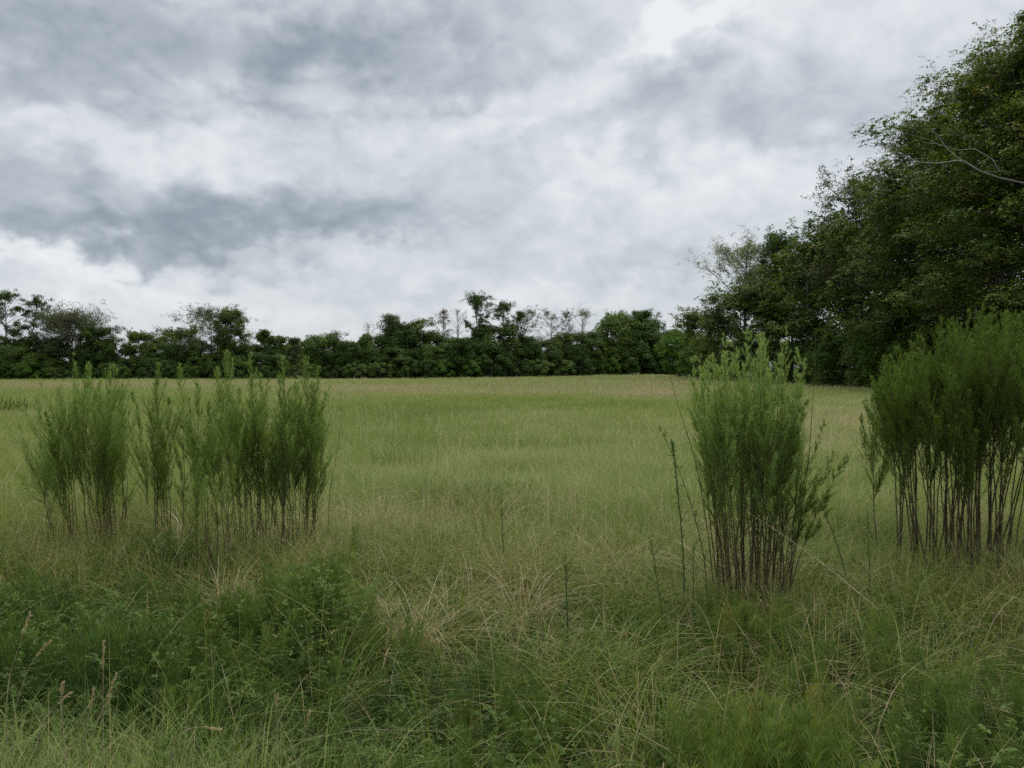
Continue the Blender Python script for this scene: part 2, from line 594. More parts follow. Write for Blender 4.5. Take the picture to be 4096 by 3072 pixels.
def verge():
    """rank grass close to the camera: long, arching, tangled, with straw in it"""
    rng = np.random.default_rng(2)
    parts = []
    n = 120000
    y = np.sqrt(rng.uniform(1.9 ** 2, 8.5 ** 2, n))
    a = rng.uniform(-.85, .85, n)
    x = y * np.tan(a)
    k = rng.random(n) < 1 - sstep(6.5, 8.5, y)
    x, y = x[k], y[k]
    # sparse cover between the tussocks
    cl = fbm(x, y, 77, 1.6, 3)
    keep = rng.random(len(x)) < np.clip(.18 + .7 * cl, .02, 1)
    x, y, cl = x[keep], y[keep], cl[keep]
    n = len(x)
    hh = (.34 + .2 * cl) * rng.uniform(.45, 1.15, n)
    dry = fbm(x, y, 13, .9, 3)
    tint = .16 + .25 * dry + rng.normal(0, .12, n) + (rng.random(n) < .12) * rng.uniform(.2, .6, n)
    tint -= .12 * sstep(0, -2, x) * sstep(6, 3.5, y)
    parts.append(blades(rng, x, y, hh, rng.uniform(.0025, .005, n), np.abs(rng.normal(.75, .45, n)), tint, np.full(n, .05), 4, droop=.5))
    # tussocks: blades springing outwards from one crown
    m = 1500
    ty = np.sqrt(rng.uniform(2.0 ** 2, 9.5 ** 2, m))
    tx = ty * np.tan(rng.uniform(-.85, .85, m))
    dens = fbm(tx, ty, 70, .8, 2)
    k = rng.random(m) < np.clip(.6 + 1.1 * dens, .08, 1)
    tx, ty = tx[k], ty[k]
    m = len(tx)
    big = rng.uniform(.5, 1.3, m) * (1 + .2 * fbm(tx, ty, 71, .7, 2))
    ttint = .27 + .42 * fbm(tx, ty, 13, .9, 3) + rng.normal(0, .10, m) + (rng.random(m) < .22) * .35
    ttint -= .10 * sstep(0, -2, tx) * sstep(6, 3.5, ty) + .06 * sstep(5, 3, ty)
    per = 95
    r = rng.normal(0, .05, (m, per, 2)) * big[:, None, None]
    az_ = np.arctan2(r[..., 1], r[..., 0]) + rng.normal(0, .5, (m, per))
    ln_ = np.abs(rng.normal(.75, .4, (m, per))) + 4 * np.hypot(r[..., 0], r[..., 1])
    x = (tx[:, None] + r[..., 0]).ravel()
    y = (ty[:, None] + r[..., 1]).ravel()
    n = len(x)
    parts.append(blades(rng, x, y, (.50 * big[:, None] * rng.uniform(.45, 1.1, (m, per))).ravel(), rng.uniform(.003, .0055, n), ln_.ravel(),
                        (ttint[:, None] + rng.normal(0, .09, (m, per))).ravel() + (rng.random(n) < .07) * .35, np.full(n, .08), 5, azim=az_.ravel(), droop=.5))
    # straw, bent and fallen
    n = 11000
    y = np.sqrt(rng.uniform(1.9 ** 2, 9 ** 2, n))
    x = y * np.tan(rng.uniform(-.85, .85, n))
    k = rng.random(n) < .35 + .65 * sstep(-.2, .4, fbm(x, y, 13, .9, 3))
    x, y = x[k], y[k]
    n = len(x)
    parts.append(blades(rng, x, y, rng.uniform(.2, .58, n), rng.uniform(.0028, .0048, n), np.abs(rng.normal(1.1, .6, n)),
                        rng.uniform(.66, .96, n), np.zeros(n), 5, droop=.55))
    # long dry tufts round the feet of the fennel
    for cx, cy, sx_, sy_, n_ in [(px, D, a, b, c) for px, D, a, b, c in [(2980, 5.0, .30, .2, 700), (3080, 4.8, .3, .2, 400), (760, 6.0, 1.4, .4, 3200), (300, 6.7, .8, .3, 1100), (1150, 5.9, .5, .3, 1700), (3900, 5.6, 1.1, .3, 2600), (1700, 6.2, 1.2, .7, 2400), (3700, 5.2, 1.0, .5, 2200)]]:
        X0, Y0 = at(cx, cy)
        x, y = X0 + rng.normal(0, sx_, n_), Y0 + rng.normal(0, sy_, n_)
        parts.append(blades(rng, x, y, rng.uniform(.22, .58, n_), rng.uniform(.003, .005, n_), np.abs(rng.normal(.7, .4, n_)),
                            .48 + .25 * fbm(x, y, 8, 2.0, 2) + rng.normal(0, .16, n_), np.full(n_, .08), 4, droop=.5))
    # single tall grass stalks, bleached and bent, rising out of the tangle
    n = 900
    y = np.sqrt(rng.uniform(2.3 ** 2, 7.5 ** 2, n))
    x = y * np.tan(rng.uniform(-.8, .8, n))
    parts.append(blades(rng, x, y, rng.uniform(.5, .85, n), rng.uniform(.0035, .0055, n), np.abs(rng.normal(.5, .35, n)),
                        rng.uniform(.3, .75, n), rng.uniform(.1, .35, n), 6, droop=.6))
    V, Q, T = join(parts)
    o = obj('verge_grass', mesh('verge_grass', V, Q, MAT['verge'], T))
    tag(o, 'tangled green and straw coloured grass in front of the fennel clumps', 'grass', kind='stuff')


def feather_weed(rng):
    """young upright feathery plant"""
    C, Dd, Sd, L, Wd, T = [], [], [], [], [], []
    for b in range(rng.integers(1, 4)):
        a, ln, H = rng.uniform(0, 2 * np.pi), rng.uniform(.02, .3), rng.uniform(.6, 1.0)
        m = 260
        t = rng.uniform(.12, 1, m)
        stem = np.stack([np.cos(a) * ln * t, np.sin(a) * ln * t, H * t], 1)
        ia = rng.uniform(0, 2 * np.pi, m)
        r = (.17 * (1.1 - t)) * rng.random(m)
        p = stem + np.stack([np.cos(ia) * r, np.sin(ia) * r, r * 1.2], 1)
        d = unit(np.stack([np.cos(ia) * .55, np.sin(ia) * .55, rng.uniform(.5, 1.3, m)], 1))
        C.append(p)
        Dd.append(d)
        Sd.append(unit(np.cross(d, rnd_dir(rng, m))))
        L.append(rng.uniform(.05, .12, m))
        Wd.append(np.full(m, .0055))
        T.append(.34 + .32 * t + rng.normal(0, .09, m))
    return [np.concatenate(q) for q in (C, Dd, Sd, L, Wd, T)]


def weed_plant(rng, kind):
    """one leafy plant about a unit high; returns c, d, s, length, width, tint arrays for rhombi"""
    C, Dd, Sd, L, Wd, T = [], [], [], [], [], []
    if kind == 2:
        return feather_weed(rng)
    nb = rng.integers(2, 4)
    for b in range(nb):
        a = rng.uniform(0, 2 * np.pi)
        ln = rng.uniform(.1, .55)
        H = rng.uniform(.6, 1.0)
        nl = 11 if kind == 0 else 26
        t = np.linspace(.22, 1, nl)
        stem = np.stack([np.cos(a) * ln * t ** 1.5, np.sin(a) * ln * t ** 1.5, H * t], 1)
        for i in range(nl):
            ia = rng.uniform(0, 2 * np.pi)
            up = rng.uniform(.1, .7) + .5 * t[i]
            d = unit(np.array([[np.cos(ia), np.sin(ia), up]]))[0]
            ll = (.27 if kind == 0 else .085) * (1.25 - .75 * t[i]) * rng.uniform(.7, 1.2)
            if kind == 0:     # pinnate, finely cut leaf
                m = 9
                tt = np.linspace(.25, 1, m)
                side = unit(np.cross(d, [0, 0, 1.0])[None])[0]
                for sg in (-1, 1):
                    c = stem[i] + d * (ll * tt)[:, None]
                    c[:, 2] -= .25 * ll * tt ** 2
                    dd = unit(d * .8 + side * sg + rng.normal(0, .25, (m, 3)))
                    C.append(c)
                    Dd.append(dd)
                    Sd.append(unit(np.cross(dd, rnd_dir(rng, m) * .5 + [0, 0, 1.0])))
                    L.append(ll * .30 * (1.15 - .6 * tt))
                    Wd.append(np.full(m, .012))
                    T.append(np.full(m, .38 + .3 * t[i]) + rng.normal(0, .08, m))
            else:             # small simple leaves
                m = 4
                dd = unit(d + rng.normal(0, .6, (m, 3)))
                C.append(np.repeat(stem[i][None], m, 0))
                Dd.append(dd)
                Sd.append(unit(np.cross(dd, rnd_dir(rng, m) * .5 + [0, 0, 1.0])))
                L.append(ll * rng.uniform(.6, 1.1, m))
                Wd.append(ll * rng.uniform(.22, .4, m))
                T.append(np.full(m, .30 + .35 * t[i]) + rng.normal(0, .1, m))
    return [np.concatenate(q) for q in (C, Dd, Sd, L, Wd, T)]


def weeds():
    rng = np.random.default_rng(3)
    protos = [weed_plant(rng, k % 2) for k in range(10)] + [weed_plant(rng, 2) for k in range(6)]
    pos = []

    def add(px0, px1, py0, py1, n, h0, h1, kinds, ti=0.0):
        for _ in range(n):
            px, py = rng.uniform(px0, px1), rng.uniform(py0, py1)
            D = (CAM_H - .35) * F_PX / (py - HOR)
            x, y = at(px, D)
            g = float(fbm(x, y, 140, 1.1, 3))
            if rng.random() > .92 + 1.4 * g:
                continue
            pos.append((x, y, rng.uniform(h0, h1) * min(1.1 + .7 * g, 1.25), rng.choice(kinds), ti + rng.normal(0, .08) + .10 * float(fbm(x, y, 150, .8, 2))))
    ev, od, fe = [0, 2, 4, 6, 8], [1, 3, 5, 7, 9], [10, 11, 12, 13, 14, 15]
    allk = ev + od + fe + fe
    add(-500, 1450, 2130, 2330, 560, .22, .4, allk, -.05)
    add(-700, 1350, 2330, 2650, 900, .28, .5, allk, -.08)
    add(-900, 1300, 2650, 3100, 620, .28, .5, allk, -.12)
    add(650, 1450, 2380, 2950, 420, .28, .5, ev + fe, .02)
    add(1350, 2700, 2450, 3250, 420, .22, .45, allk, 0)
    add(1400, 3600, 2330, 3300, 420, .15, .35, allk, -.03)
    add(2750, 3350, 2560, 3250, 420, .3, .55, fe, .06)
    add(2850, 3150, 2390, 2520, 50, .2, .33, fe, .05)
    add(3400, 4700, 2300, 3300, 380, .18, .42, allk, 0)
    # broad patch of low leafy weeds out in the field on the left
    for _ in range(160):
        px, D = rng.uniform(-420, 130), rng.uniform(27, 35)
        x, y = at(px, D)
        pos.append((x, y, rng.uniform(.35, .6), 9, .26))
    parts = []
    for x, y, h, k, ti in pos:
        c, d, s, L, Wd, T = protos[k]
        a = rng.uniform(0, 2 * np.pi)
        R = np.array([[math.cos(a), -math.sin(a), 0], [math.sin(a), math.cos(a), 0], [0, 0, 1]])
        sc = h
        far = 3.0 if y > 20 else 1.0
        ls = (1.0 if h < .6 else .85)
        c2 = c @ R.T * sc + [x, y, float(gz(x, y))]
        tt = T + ti
        if rng.random() < .012:
            tt = tt * 0 + rng.uniform(.90, 1.0, len(tt))
        parts.append(rhombi(c2, d @ R.T, s @ R.T, L * sc * ls * (1 if far == 1 else 1.6), Wd * sc * far * 1.15, tt))
    V, Q, T = join(parts)
    o = obj('weeds', mesh('weeds', V, Q, MAT['weed'], T))
    tag(o, 'low dark green ferny weeds growing through the near grass', 'weeds', kind='stuff')


meadow()
verge()
weeds()

# ================================================================== dog fennel
def fennel_foliage(rng, pts, start, blen, nbr, nleaf, lw=.0024, tipt=.35, base=.3, ang=.62):
    """feathery plume round one stem polyline"""
    pts = np.asarray(pts, float)
    seg = np.linalg.norm(np.diff(pts, axis=0), axis=1)
    cum = np.concatenate([[0], np.cumsum(seg)]) / seg.sum()
    H = seg.sum()
    t = start + (1 - start) * rng.random(nbr) ** .85
    t = np.minimum(t, .995)
    P = np.stack([np.interp(t, cum, pts[:, i]) for i in range(3)], 1)
    P2 = np.stack([np.interp(np.minimum(t + .02, 1), cum, pts[:, i]) for i in range(3)], 1)
    ax = unit(P2 - P + [0, 0, 1e-4])
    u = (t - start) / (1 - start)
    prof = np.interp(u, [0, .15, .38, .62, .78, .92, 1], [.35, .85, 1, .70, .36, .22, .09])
    L = blen * prof * rng.uniform(.5, 1.45, nbr)
    r = rnd_dir(rng, nbr)
    out = unit(r - (r * ax).sum(1, keepdims=True) * ax)
    d0 = unit(ax * math.cos(ang) + out * math.sin(ang))
    C, Dv, Sv, LL, WW, TT = [], [], [], [], [], []
    m = nleaf
    s = rng.random((nbr, m)) ** .8
    # branch bends upwards
    pos = P[:, None] + d0[:, None] * (L[:, None] * s)[..., None] + ax[:, None] * (L[:, None] * .30 * s ** 2)[..., None]
    bd = unit(d0[:, None] + ax[:, None] * (.6 * s)[..., None])
    dv = unit(bd * .9 + ax[:, None] * .25 + rng.normal(0, .30, (nbr, m, 3)))
    sv = unit(np.cross(dv, rnd_dir(rng, nbr * m).reshape(nbr, m, 3)))
    ll = rng.uniform(.020, .050, (nbr, m)) * (1 - .35 * s)
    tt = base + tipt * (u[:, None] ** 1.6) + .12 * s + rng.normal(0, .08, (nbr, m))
    leaf = rhombi(pos.reshape(-1, 3), dv.reshape(-1, 3), sv.reshape(-1, 3), ll.ravel(), np.full(nbr * m, lw), tt.ravel())
    # branch axes
    e = P + d0 * L[:, None] + ax * (L * .30)[:, None]
    md = P + d0 * (L * .5)[:, None] + ax * (L * .075)[:, None]
    sd = unit(np.cross(d0, rnd_dir(rng, nbr)))
    axes = rhombi(P, unit(e - P), sd, np.linalg.norm(e - P, axis=1), np.full(nbr, .0030), base + .12 + (tipt + .15) * u)
    return [leaf, axes]


def stem_line(rng, b, tip, n=9, bow=.03, curve=0.0):
    b, tip = np.asarray(b, float), np.asarray(tip, float)
    t = np.linspace(0, 1, n)[:, None]
    mid = b * (1 - t) + tip * t
    off = rng.normal(0, bow, 3) * [1, 1, 0]
    mid = mid + np.sin(np.pi * t) * off
    # lean develops with height
    mid[:, :2] = b[:2] + (tip[:2] - b[:2]) * (t ** (1 + curve)) + (np.sin(np.pi * t) * off)[:, :2]
    mid[1:-1] += rng.normal(0, .006, (n - 2, 3))
    return mid


def fennel(label, stems, base_xy, rng, start, blen, nbr, nleaf, r0=.006, group=None, tipt=.35, base=.3, lw=.0024, ang=.62, curve=.3, dry=10, side=5, lead=False, category='plant'):
    """stems: list of (base xyz, tip xyz); one plant, its stems as children, one plume of foliage"""
    bx, by = base_xy
    bz = float(gz(bx, by))
    root = empty('dog_fennel', (bx, by, bz))
    tag(root, label, category, group)
    org = np.array([bx, by, bz])
    fol = []
    dr = []
    side_t = []
    for i, (b, tp) in enumerate(stems):
        pts = stem_line(rng, b, tp, 10, .045, curve) - org
        t = np.linspace(0, 1, 10)
        V, Q, T = tube(pts, r0 * rng.uniform(.7, 1.2) * (1 - .82 * t), 5)
        obj('stem', mesh('fennel_stem', V, Q, MAT['stem'], smooth=True), root)
        st = start + rng.uniform(-.08, .20)
        for _ in range(side):
            v = rng.uniform(st + .02, .74)
            p0 = np.array([np.interp(v, t, pts[:, j]) for j in range(3)])
            axd = unit((pts[-1] - pts[-4])[None])[0]
            a_ = rng.uniform(0, 6.283)
            dd = unit((axd * 1.0 + np.array([math.cos(a_), math.sin(a_), 0]) * rng.uniform(.25, .55))[None])[0]
            lp = rng.uniform(.5, 1.3) * blen * 2.1 * (1.35 - v * .8)
            tt_ = np.linspace(0, 1, 6)[:, None]
            sp = p0 + dd * lp * tt_ + axd * lp * .25 * tt_ ** 2
            V, Q, T = tube(sp, r0 * .32 * (1 - .8 * tt_[:, 0]), 3)
            side_t.append((V, Q, T))
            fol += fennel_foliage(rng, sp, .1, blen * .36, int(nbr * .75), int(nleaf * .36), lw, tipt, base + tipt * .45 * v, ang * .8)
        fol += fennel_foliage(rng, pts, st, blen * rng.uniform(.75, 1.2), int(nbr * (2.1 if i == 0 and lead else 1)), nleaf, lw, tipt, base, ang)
        # withered leaves hang on the bare part
        k = dry
        if k:
            tt = rng.uniform(.08, start + .1, k * 6)
            c = np.stack([np.interp(tt, t, pts[:, j]) for j in range(3)], 1)
            d = unit(rng.normal(size=(len(tt), 3)) + [0, 0, -.3])
            dr.append(rhombi(c, d, unit(np.cross(d, rnd_dir(rng, len(tt)))), rng.uniform(.012, .04, len(tt)), np.full(len(tt), .004), rng.random(len(tt))))
    if side_t:
        V, Q, T = join(side_t)
        obj('branches', mesh('fennel_branches', V, Q, MAT['stem'], smooth=True), root)
    V, Q, T = join(fol)
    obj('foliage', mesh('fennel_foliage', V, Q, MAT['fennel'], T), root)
    if dr:
        V, Q, T = join(dr)
        obj('withered_leaves', mesh('fennel_withered_leaves', V, Q, MAT['fennel_dry'], T), root)
    return root


def px3(px, py, D):
    return ((px - 2048) / F_PX * D, D, top_z(py, D))


def center_fennel():
    rng = np.random.default_rng(11)
    D = 5.15
    stems = []
    n = 46
    for i in range(n):
        u = (i + rng.uniform(-.4, .4)) / (n - 1) * 2 - 1
        bx = 3010 + u * 120 + rng.normal(0, 14)
        b = ((bx - 2048) / F_PX * D, D + rng.uniform(-.22, .22), 0)
        env = 1 - .38 * abs(u) ** 1.8
        tx = 3012 + u * 225 + rng.normal(0, 42)
        ty = 1325 + (1 - env) * 430 + rng.exponential(115)
        tD = D + (b[1] - D) * 1.8
        stems.append(((b[0], b[1], float(gz(b[0], b[1])) - .02), px3(tx, ty, tD)))
    # tall leaders and side stems seen in the photograph
    for tx, ty, bx in [(3142, 1300, 3060), (2900, 1345, 2960), (2995, 1335, 3000), (2800, 1420, 2925), (3190, 1400, 3090)]:
        stems.append(((*at(bx, D), -.02), px3(tx, ty, D)))
    fennel('feathery bright green fennel clump with many dark bare stems, standing alone in the grass', stems, at(3010, D), rng, .35, .15, 50, 26, .0050,
           tipt=.66, base=.38, lw=.0017, curve=.5, dry=16, side=4)
    # sparse low side shoots on its right
    st = []
    for tx, ty, bx in [(3340, 1800, 3130), (3300, 1690, 3120), (3390, 1830, 3140), (3230, 1600, 3110)]:
        st.append(((*at(bx, D), -.02), px3(tx, ty, D - .1)))
    fennel('thin fennel shoots spreading low to the right of the bright green clump', st, at(3125, D), rng, .42, .10, 40, 26, .004, tipt=.3, base=.28, lw=.0015, curve=.9, dry=10)


def right_fennel():
    rng = np.random.default_rng(12)
    D = 6.05
    stems = []
    bases = [3660, 3700, 3735, 3760, 3776, 3800, 3822, 3840, 3862, 3886, 3910, 3933, 3950, 3975, 3996, 4015, 4050, 4075, 4095, 4120, 4150, 4180, 4210, 4240, 4275, 4310]
    for rep in range(3):
        for bx in bases:
            bx = bx + rng.normal(0, 8)
            u = (bx - 3985) / 325
            b = ((bx - 2048) / F_PX * D, D + rng.uniform(-.25, .3) + rep * .14)
            tx = 3985 + u * 490 + rng.normal(0, 45)
            ty = 1225 + 300 * abs(u) ** 2.2 + rng.exponential(70)
            stems.append(((b[0], b[1], float(gz(*b)) - .02), px3(tx, ty, b[1] + (b[1] - D) * .6)))
    fennel('large dense dark green fennel clump at the right edge with thick bare stems', stems, at(3985, D), rng, .38, .22, 58, 34, .0072,
           tipt=.34, base=.17, lw=.0021, ang=.58, curve=.4, dry=10, side=7)


def left_fennel():
    rng = np.random.default_rng(13)
    # tip px, tip py, base px, base py, stems, label
    L = [
        (139, 1590, 250, 2080, 3, 'leaning fennel with forked top, farthest left of the left stand'),
        (234, 1560, 305, 2085, 3, 'fennel leaning left beside the forked outermost fennel of the left stand'),
        (356, 1456, 418, 2110, 3, 'tall fennel with wide airy spreading top at the left of the stand'),
        (430, 1600, 440, 2090, 5, 'dense bushy fennel below the tall wide topped fennel of the left stand'),
        (451, 1476, 478, 2070, 3, 'slim airy fennel just right of the dense bushy fennel in left stand'),
        (529, 1570, 583, 2010, 2, 'short thin leaning fennel behind the gap in the left stand'),
        (634, 1463, 634, 2085, 4, 'narrow upright dark fennel standing apart in the middle of the left stand'),
        (719, 1463, 712, 2085, 2, 'thin pale fennel right of the narrow upright dark fennel'),
        (790, 1540, 854, 2225, 2, 'long stemmed fennel rooted nearest the camera in the left stand'),
        (865, 1483, 905, 2200, 3, 'fennel with several dark stems right of the nearest rooted fennel'),
        (908, 1415, 965, 2110, 4, 'tallest plume of the left stand, bright feathery tip above the trees foot'),
        (955, 1560, 990, 2120, 3, 'shorter dense fennel between the two tallest plumes of left stand'),
        (1003, 1422, 1040, 2140, 4, 'tall twin tipped fennel in the right half of the left stand'),
        (1071, 1524, 1085, 2110, 4, 'medium fennel with a bundle of brown stems between two taller plumes'),
        (1132, 1436, 1112, 2150, 4, 'tall dark fennel plume third from the right end of left stand'),
        (1183, 1537, 1172, 2120, 3, 'low fennel between the last two tall plumes of the left stand'),
        (1222, 1422, 1206, 2110, 4, 'tall bushy fennel plume next to the right end of left stand'),
        (1275, 1470, 1254, 2100, 3, 'slender fennel closing the right end of the left stand'),
        (1302, 1580, 1250, 2120, 1, 'single curved fennel stem at the very right end of the left stand'),
    ]
    L += [
        (180, 1650, 275, 2095, 1, 'low feathery fennel between the two leaning fennels of the left stand'),
        (300, 1610, 360, 2085, 1, 'low fennel left beside the tall wide topped fennel'),
        (392, 1540, 425, 2105, 1, 'thin fennel close against the tall wide topped fennel'),
        (492, 1540, 520, 2060, 1, 'thin fennel just left of the short thin leaning fennel'),
        (592, 1610, 600, 2060, 1, 'low pale fennel left of the narrow upright dark fennel'),
        (676, 1600, 675, 2090, 1, 'low fennel between narrow upright dark fennel and thin pale fennel'),
        (755, 1600, 770, 2150, 1, 'low airy fennel between thin pale fennel and nearest rooted fennel'),
        (832, 1600, 872, 2180, 1, 'low dark fennel tucked behind the nearest rooted fennel'),
        (940, 1630, 980, 2130, 1, 'low fennel in front of the tallest plume of the left stand'),
        (1042, 1500, 1060, 2120, 1, 'thin fennel just right of the twin tipped fennel'),
        (1158, 1560, 1140, 2130, 1, 'thin fennel against the third plume from the right end'),
        (1250, 1530, 1235, 2110, 1, 'thin fennel between the last two fennels at the right end')]
    for k, (tx, ty, bx, by, ns, lab) in enumerate(L):
        D = 1.33 * F_PX / (by - HOR)
        st = []
        for j in range(ns + (1 if ns > 2 else 0)):
            ox = 0 if j == 0 else rng.uniform(-20, 20)
            oy = 0 if j == 0 else 70 + abs(rng.normal(90, 80))
            dD = rng.uniform(-.2, .2)
            b = at(bx + (0 if j == 0 else rng.uniform(-34, 34)), D + dD)
            st.append(((b[0], b[1], float(gz(*b)) - .02), px3(tx + ox * 1.1, ty + oy, D + dD)))
        wide = 1.45 if k in (0, 1, 2, 3, 4) else (1.0 if k < 19 else .8)
        fennel(lab, st, at(bx, D), rng, .30 + (.05 if k > 7 else 0), .19 * wide, int(46 * (1.1 if wide > 1 else 1)), 24, .0044,
               group='dog fennel plants of the left stand', tipt=.62, base=.20, lw=.0018, ang=.50, curve=.25, dry=9, side=5, lead=True)


center_fennel()
right_fennel()
left_fennel()


# ------------------------------------------------------------------ single stalks
def stalk(label, pts_px, D, r=.004, mat='stem_green', leaves=0, name='weed_stalk', cat='weed', head=False, z0=None, leaf_len=.05, group=None):
    rng = np.random.default_rng(int(pts_px[0][0]) + 7)
    P = np.array([px3(px, py, D) for px, py in pts_px])[::-1]      # given tip first
    bx, by = P[0, 0], P[0, 1]
    bz = float(gz(bx, by))
    if z0 is None:
        P = np.concatenate([[[bx, by, bz - .01]], P])
    org = np.array([bx, by, bz])
    # smooth
    tt = np.linspace(0, len(P) - 1, 14)
    pts = np.stack([np.interp(tt, range(len(P)), P[:, i]) for i in range(3)], 1)
    for _ in range(2):
        pts[1:-1] = .5 * pts[1:-1] + .25 * (pts[:-2] + pts[2:])
    pts -= org
    root = empty(name, tuple(org))
    tag(root, label, cat, group)
    t = np.linspace(0, 1, 14)
    V, Q, T = tube(pts, r * (1 - .75 * t), 5)
    obj('stem', mesh('stalk_stem', V, Q, MAT[mat], smooth=True), root)
    if leaves:
        u = rng.uniform(.15, 1, leaves)
        c = np.stack([np.interp(u, t, pts[:, j]) for j in range(3)], 1)
        d = unit(rng.normal(0, .5, (leaves, 3)) + [0, 0, .9])
        V, Q, T = rhombi(c, d, unit(np.cross(d, rnd_dir(rng, leaves))), leaf_len * rng.uniform(.5, 1.1, leaves), np.full(leaves, .005), rng.uniform(.2, .6, leaves))
        obj('foliage', mesh('stalk_leaves', V, Q, MAT['weed'], T), root)
    if head:
        m = 90
        u = rng.uniform(.80, 1, m)
        c = np.stack([np.interp(u, t, pts[:, j]) for j in range(3)], 1)
        ax = unit((pts[-1] - pts[-3])[None])
        d = unit(ax + rng.normal(0, .2, (m, 3)))
        V, Q, T = rhombi(c, d, unit(np.cross(d, rnd_dir(rng, m))), rng.uniform(.012, .02, m), np.full(m, .0028), rng.uniform(.7, 1, m))
        obj('seed_head', mesh('stalk_seed_head', V, Q, MAT['grass'], T), root)
    return root


stalk('dark bare stalk arching left from behind the bright green fennel clump', [(2678, 1490), (2715, 1640), (2770, 1790), (2800, 1900), (2835, 2150), (2858, 2290)], 5.1, .0045, 'stem', 12)
stalk('green spiky stalk standing upright left of the bright green fennel clump', [(2688, 1770), (2700, 1850), (2722, 2050), (2741, 2290)], 5.0, .006, 'stem_green', 260, leaf_len=.03)
stalk('thin green stalk bending left between spiky stalk and bright green clump', [(2645, 1722), (2700, 1830), (2788, 2077), (2832, 2290)], 5.05, .004, 'stem_green', 90, leaf_len=.06)
stalk('tall bare stem rising along the right side of the bright green clump', [(3262, 1335), (3254, 1550), (3242, 1830), (3200, 2150), (3164, 2297)], 5.1, .0045, 'stem', 10)
stalk('dark green leafless stalk leaning left at the right of bright green clump', [(3270, 1980), (3330, 2110), (3380, 2260), (3430, 2480)], 5.0, .006, 'stem_green', 30, leaf_len=.025)
stalk('straight vertical green stalk between the bright green and large dark clumps', [(3474, 2040), (3482, 2200), (3490, 2450)], 5.1, .005, 'stem_green', 40, leaf_len=.03)
stalk('green rush stalk standing in the grass at the centre of the verge', [(2262, 2225), (2266, 2350), (2275, 2560)], 4.3, .007, 'stem_green', 60, leaf_len=.09)
stalk('slim green stalk rising from the meadow left of centre', [(2003, 1975), (2007, 2080), (2014, 2190)], 6.3, .005, 'stem_green', 60, leaf_len=.04)
stalk('paired green rush stalk left of the base of the bright green clump', [(2608, 2165), (2625, 2300), (2650, 2440), (2660, 2560)], 4.6, .006, 'stem_green', 50, leaf_len=.08)
stalk('short green rush stalk just in front of the spiky upright stalk', [(2778, 2180), (2776, 2330), (2782, 2540)], 4.7, .006, 'stem_green', 50, leaf_len=.08)
stalk('thin dark curved stalk right of the left fennel stand', [(1360, 1570), (1366, 1680), (1340, 1850), (1310, 2000)], 6.9, .0035, 'stem', 14)


def fallen():
    a, b = np.array([*at(2976, 4.95), top_z(2038, 4.95)]), np.array([*at(3520, 4.5), .30])
    t = np.linspace(0, 1, 12)[:, None]
    pts = b + (a - b) * t + np.sin(np.pi * t) * [0, 0, .025]
    V, Q, T = tube(pts - b, .004 * (1 - .7 * t[:, 0]), 6)
    o = obj('dry_stalk', mesh('dry_stalk', V, Q, MAT['straw'], smooth=True))
    o.location = b
    tag(o, 'long pale dry stalk propped slantwise against the bright green fennel clump', 'dry stalk')


fallen()

heads = [
    ('pale seed head standing tallest above the near left corner grass', [(108, 2465), (60, 2600), (10, 2750)], 2.75),
    ('pinkish seed head leaning right above the near left corner grass', [(183, 2578), (110, 2650), (60, 2800), (30, 2900)], 2.7),
    ('hooked pale seed head standing upright in the near left corner grass', [(238, 2750), (228, 2800), (240, 2950), (250, 3050)], 2.45),
    ('forked looking pale seed head leaning right of the hooked seed head', [(265, 2785), (200, 2840), (150, 2900), (130, 3000)], 2.5),
    ('straight tan seed head right of the near left corner tussock', [(362, 2775), (340, 2870), (320, 2980), (300, 3060)], 2.5),
    ('long tan seed head leaning right over dark weeds near the left corner', [(452, 2710), (400, 2850), (360, 2940), (340, 3040)], 2.6),
    ('thin brown seed head upright in dark weeds beside the near left tussock', [(405, 2580), (400, 2750), (400, 2900)], 2.8),
    ('bleached bent straw standing before the dark weeds at the lower left', [(1232, 2860), (1220, 2920), (1202, 2980), (1190, 3060)], 2.6),
    ('arched tan seed head curving right over the weeds at the lower left', [(865, 2930), (800, 2915), (740, 2925), (690, 2960), (660, 3050)], 2.55),
    ('stiff tan seed head rising from weeds left of the bleached bent straw', [(1104, 2795), (1100, 2880), (1098, 3010)], 2.65),
]
for lab, pp, D in heads:
    stalk(lab, pp, D, .0022, 'straw', 0, name='grass_stalk', cat='grass stalk', head=True, group='seed heads of the near grass')

# ================================================================== trees


def leaf_faces(rng, c, nrm, size, tint, flat=.5, aspect=.62):
    """randomly turned leaf faces whose normals keep near nrm"""
    n = len(c)
    nn = unit(nrm + rng.normal(0, flat, (n, 3)))
    d = rnd_dir(rng, n)
    d = unit(d - (d * nn).sum(1, keepdims=True) * nn)
    s = np.cross(nn, d)
    L = size * rng.uniform(.7, 1.35, n)
    return rhombi(c - d * (L * .5)[:, None], d, s, L, L * aspect, tint)


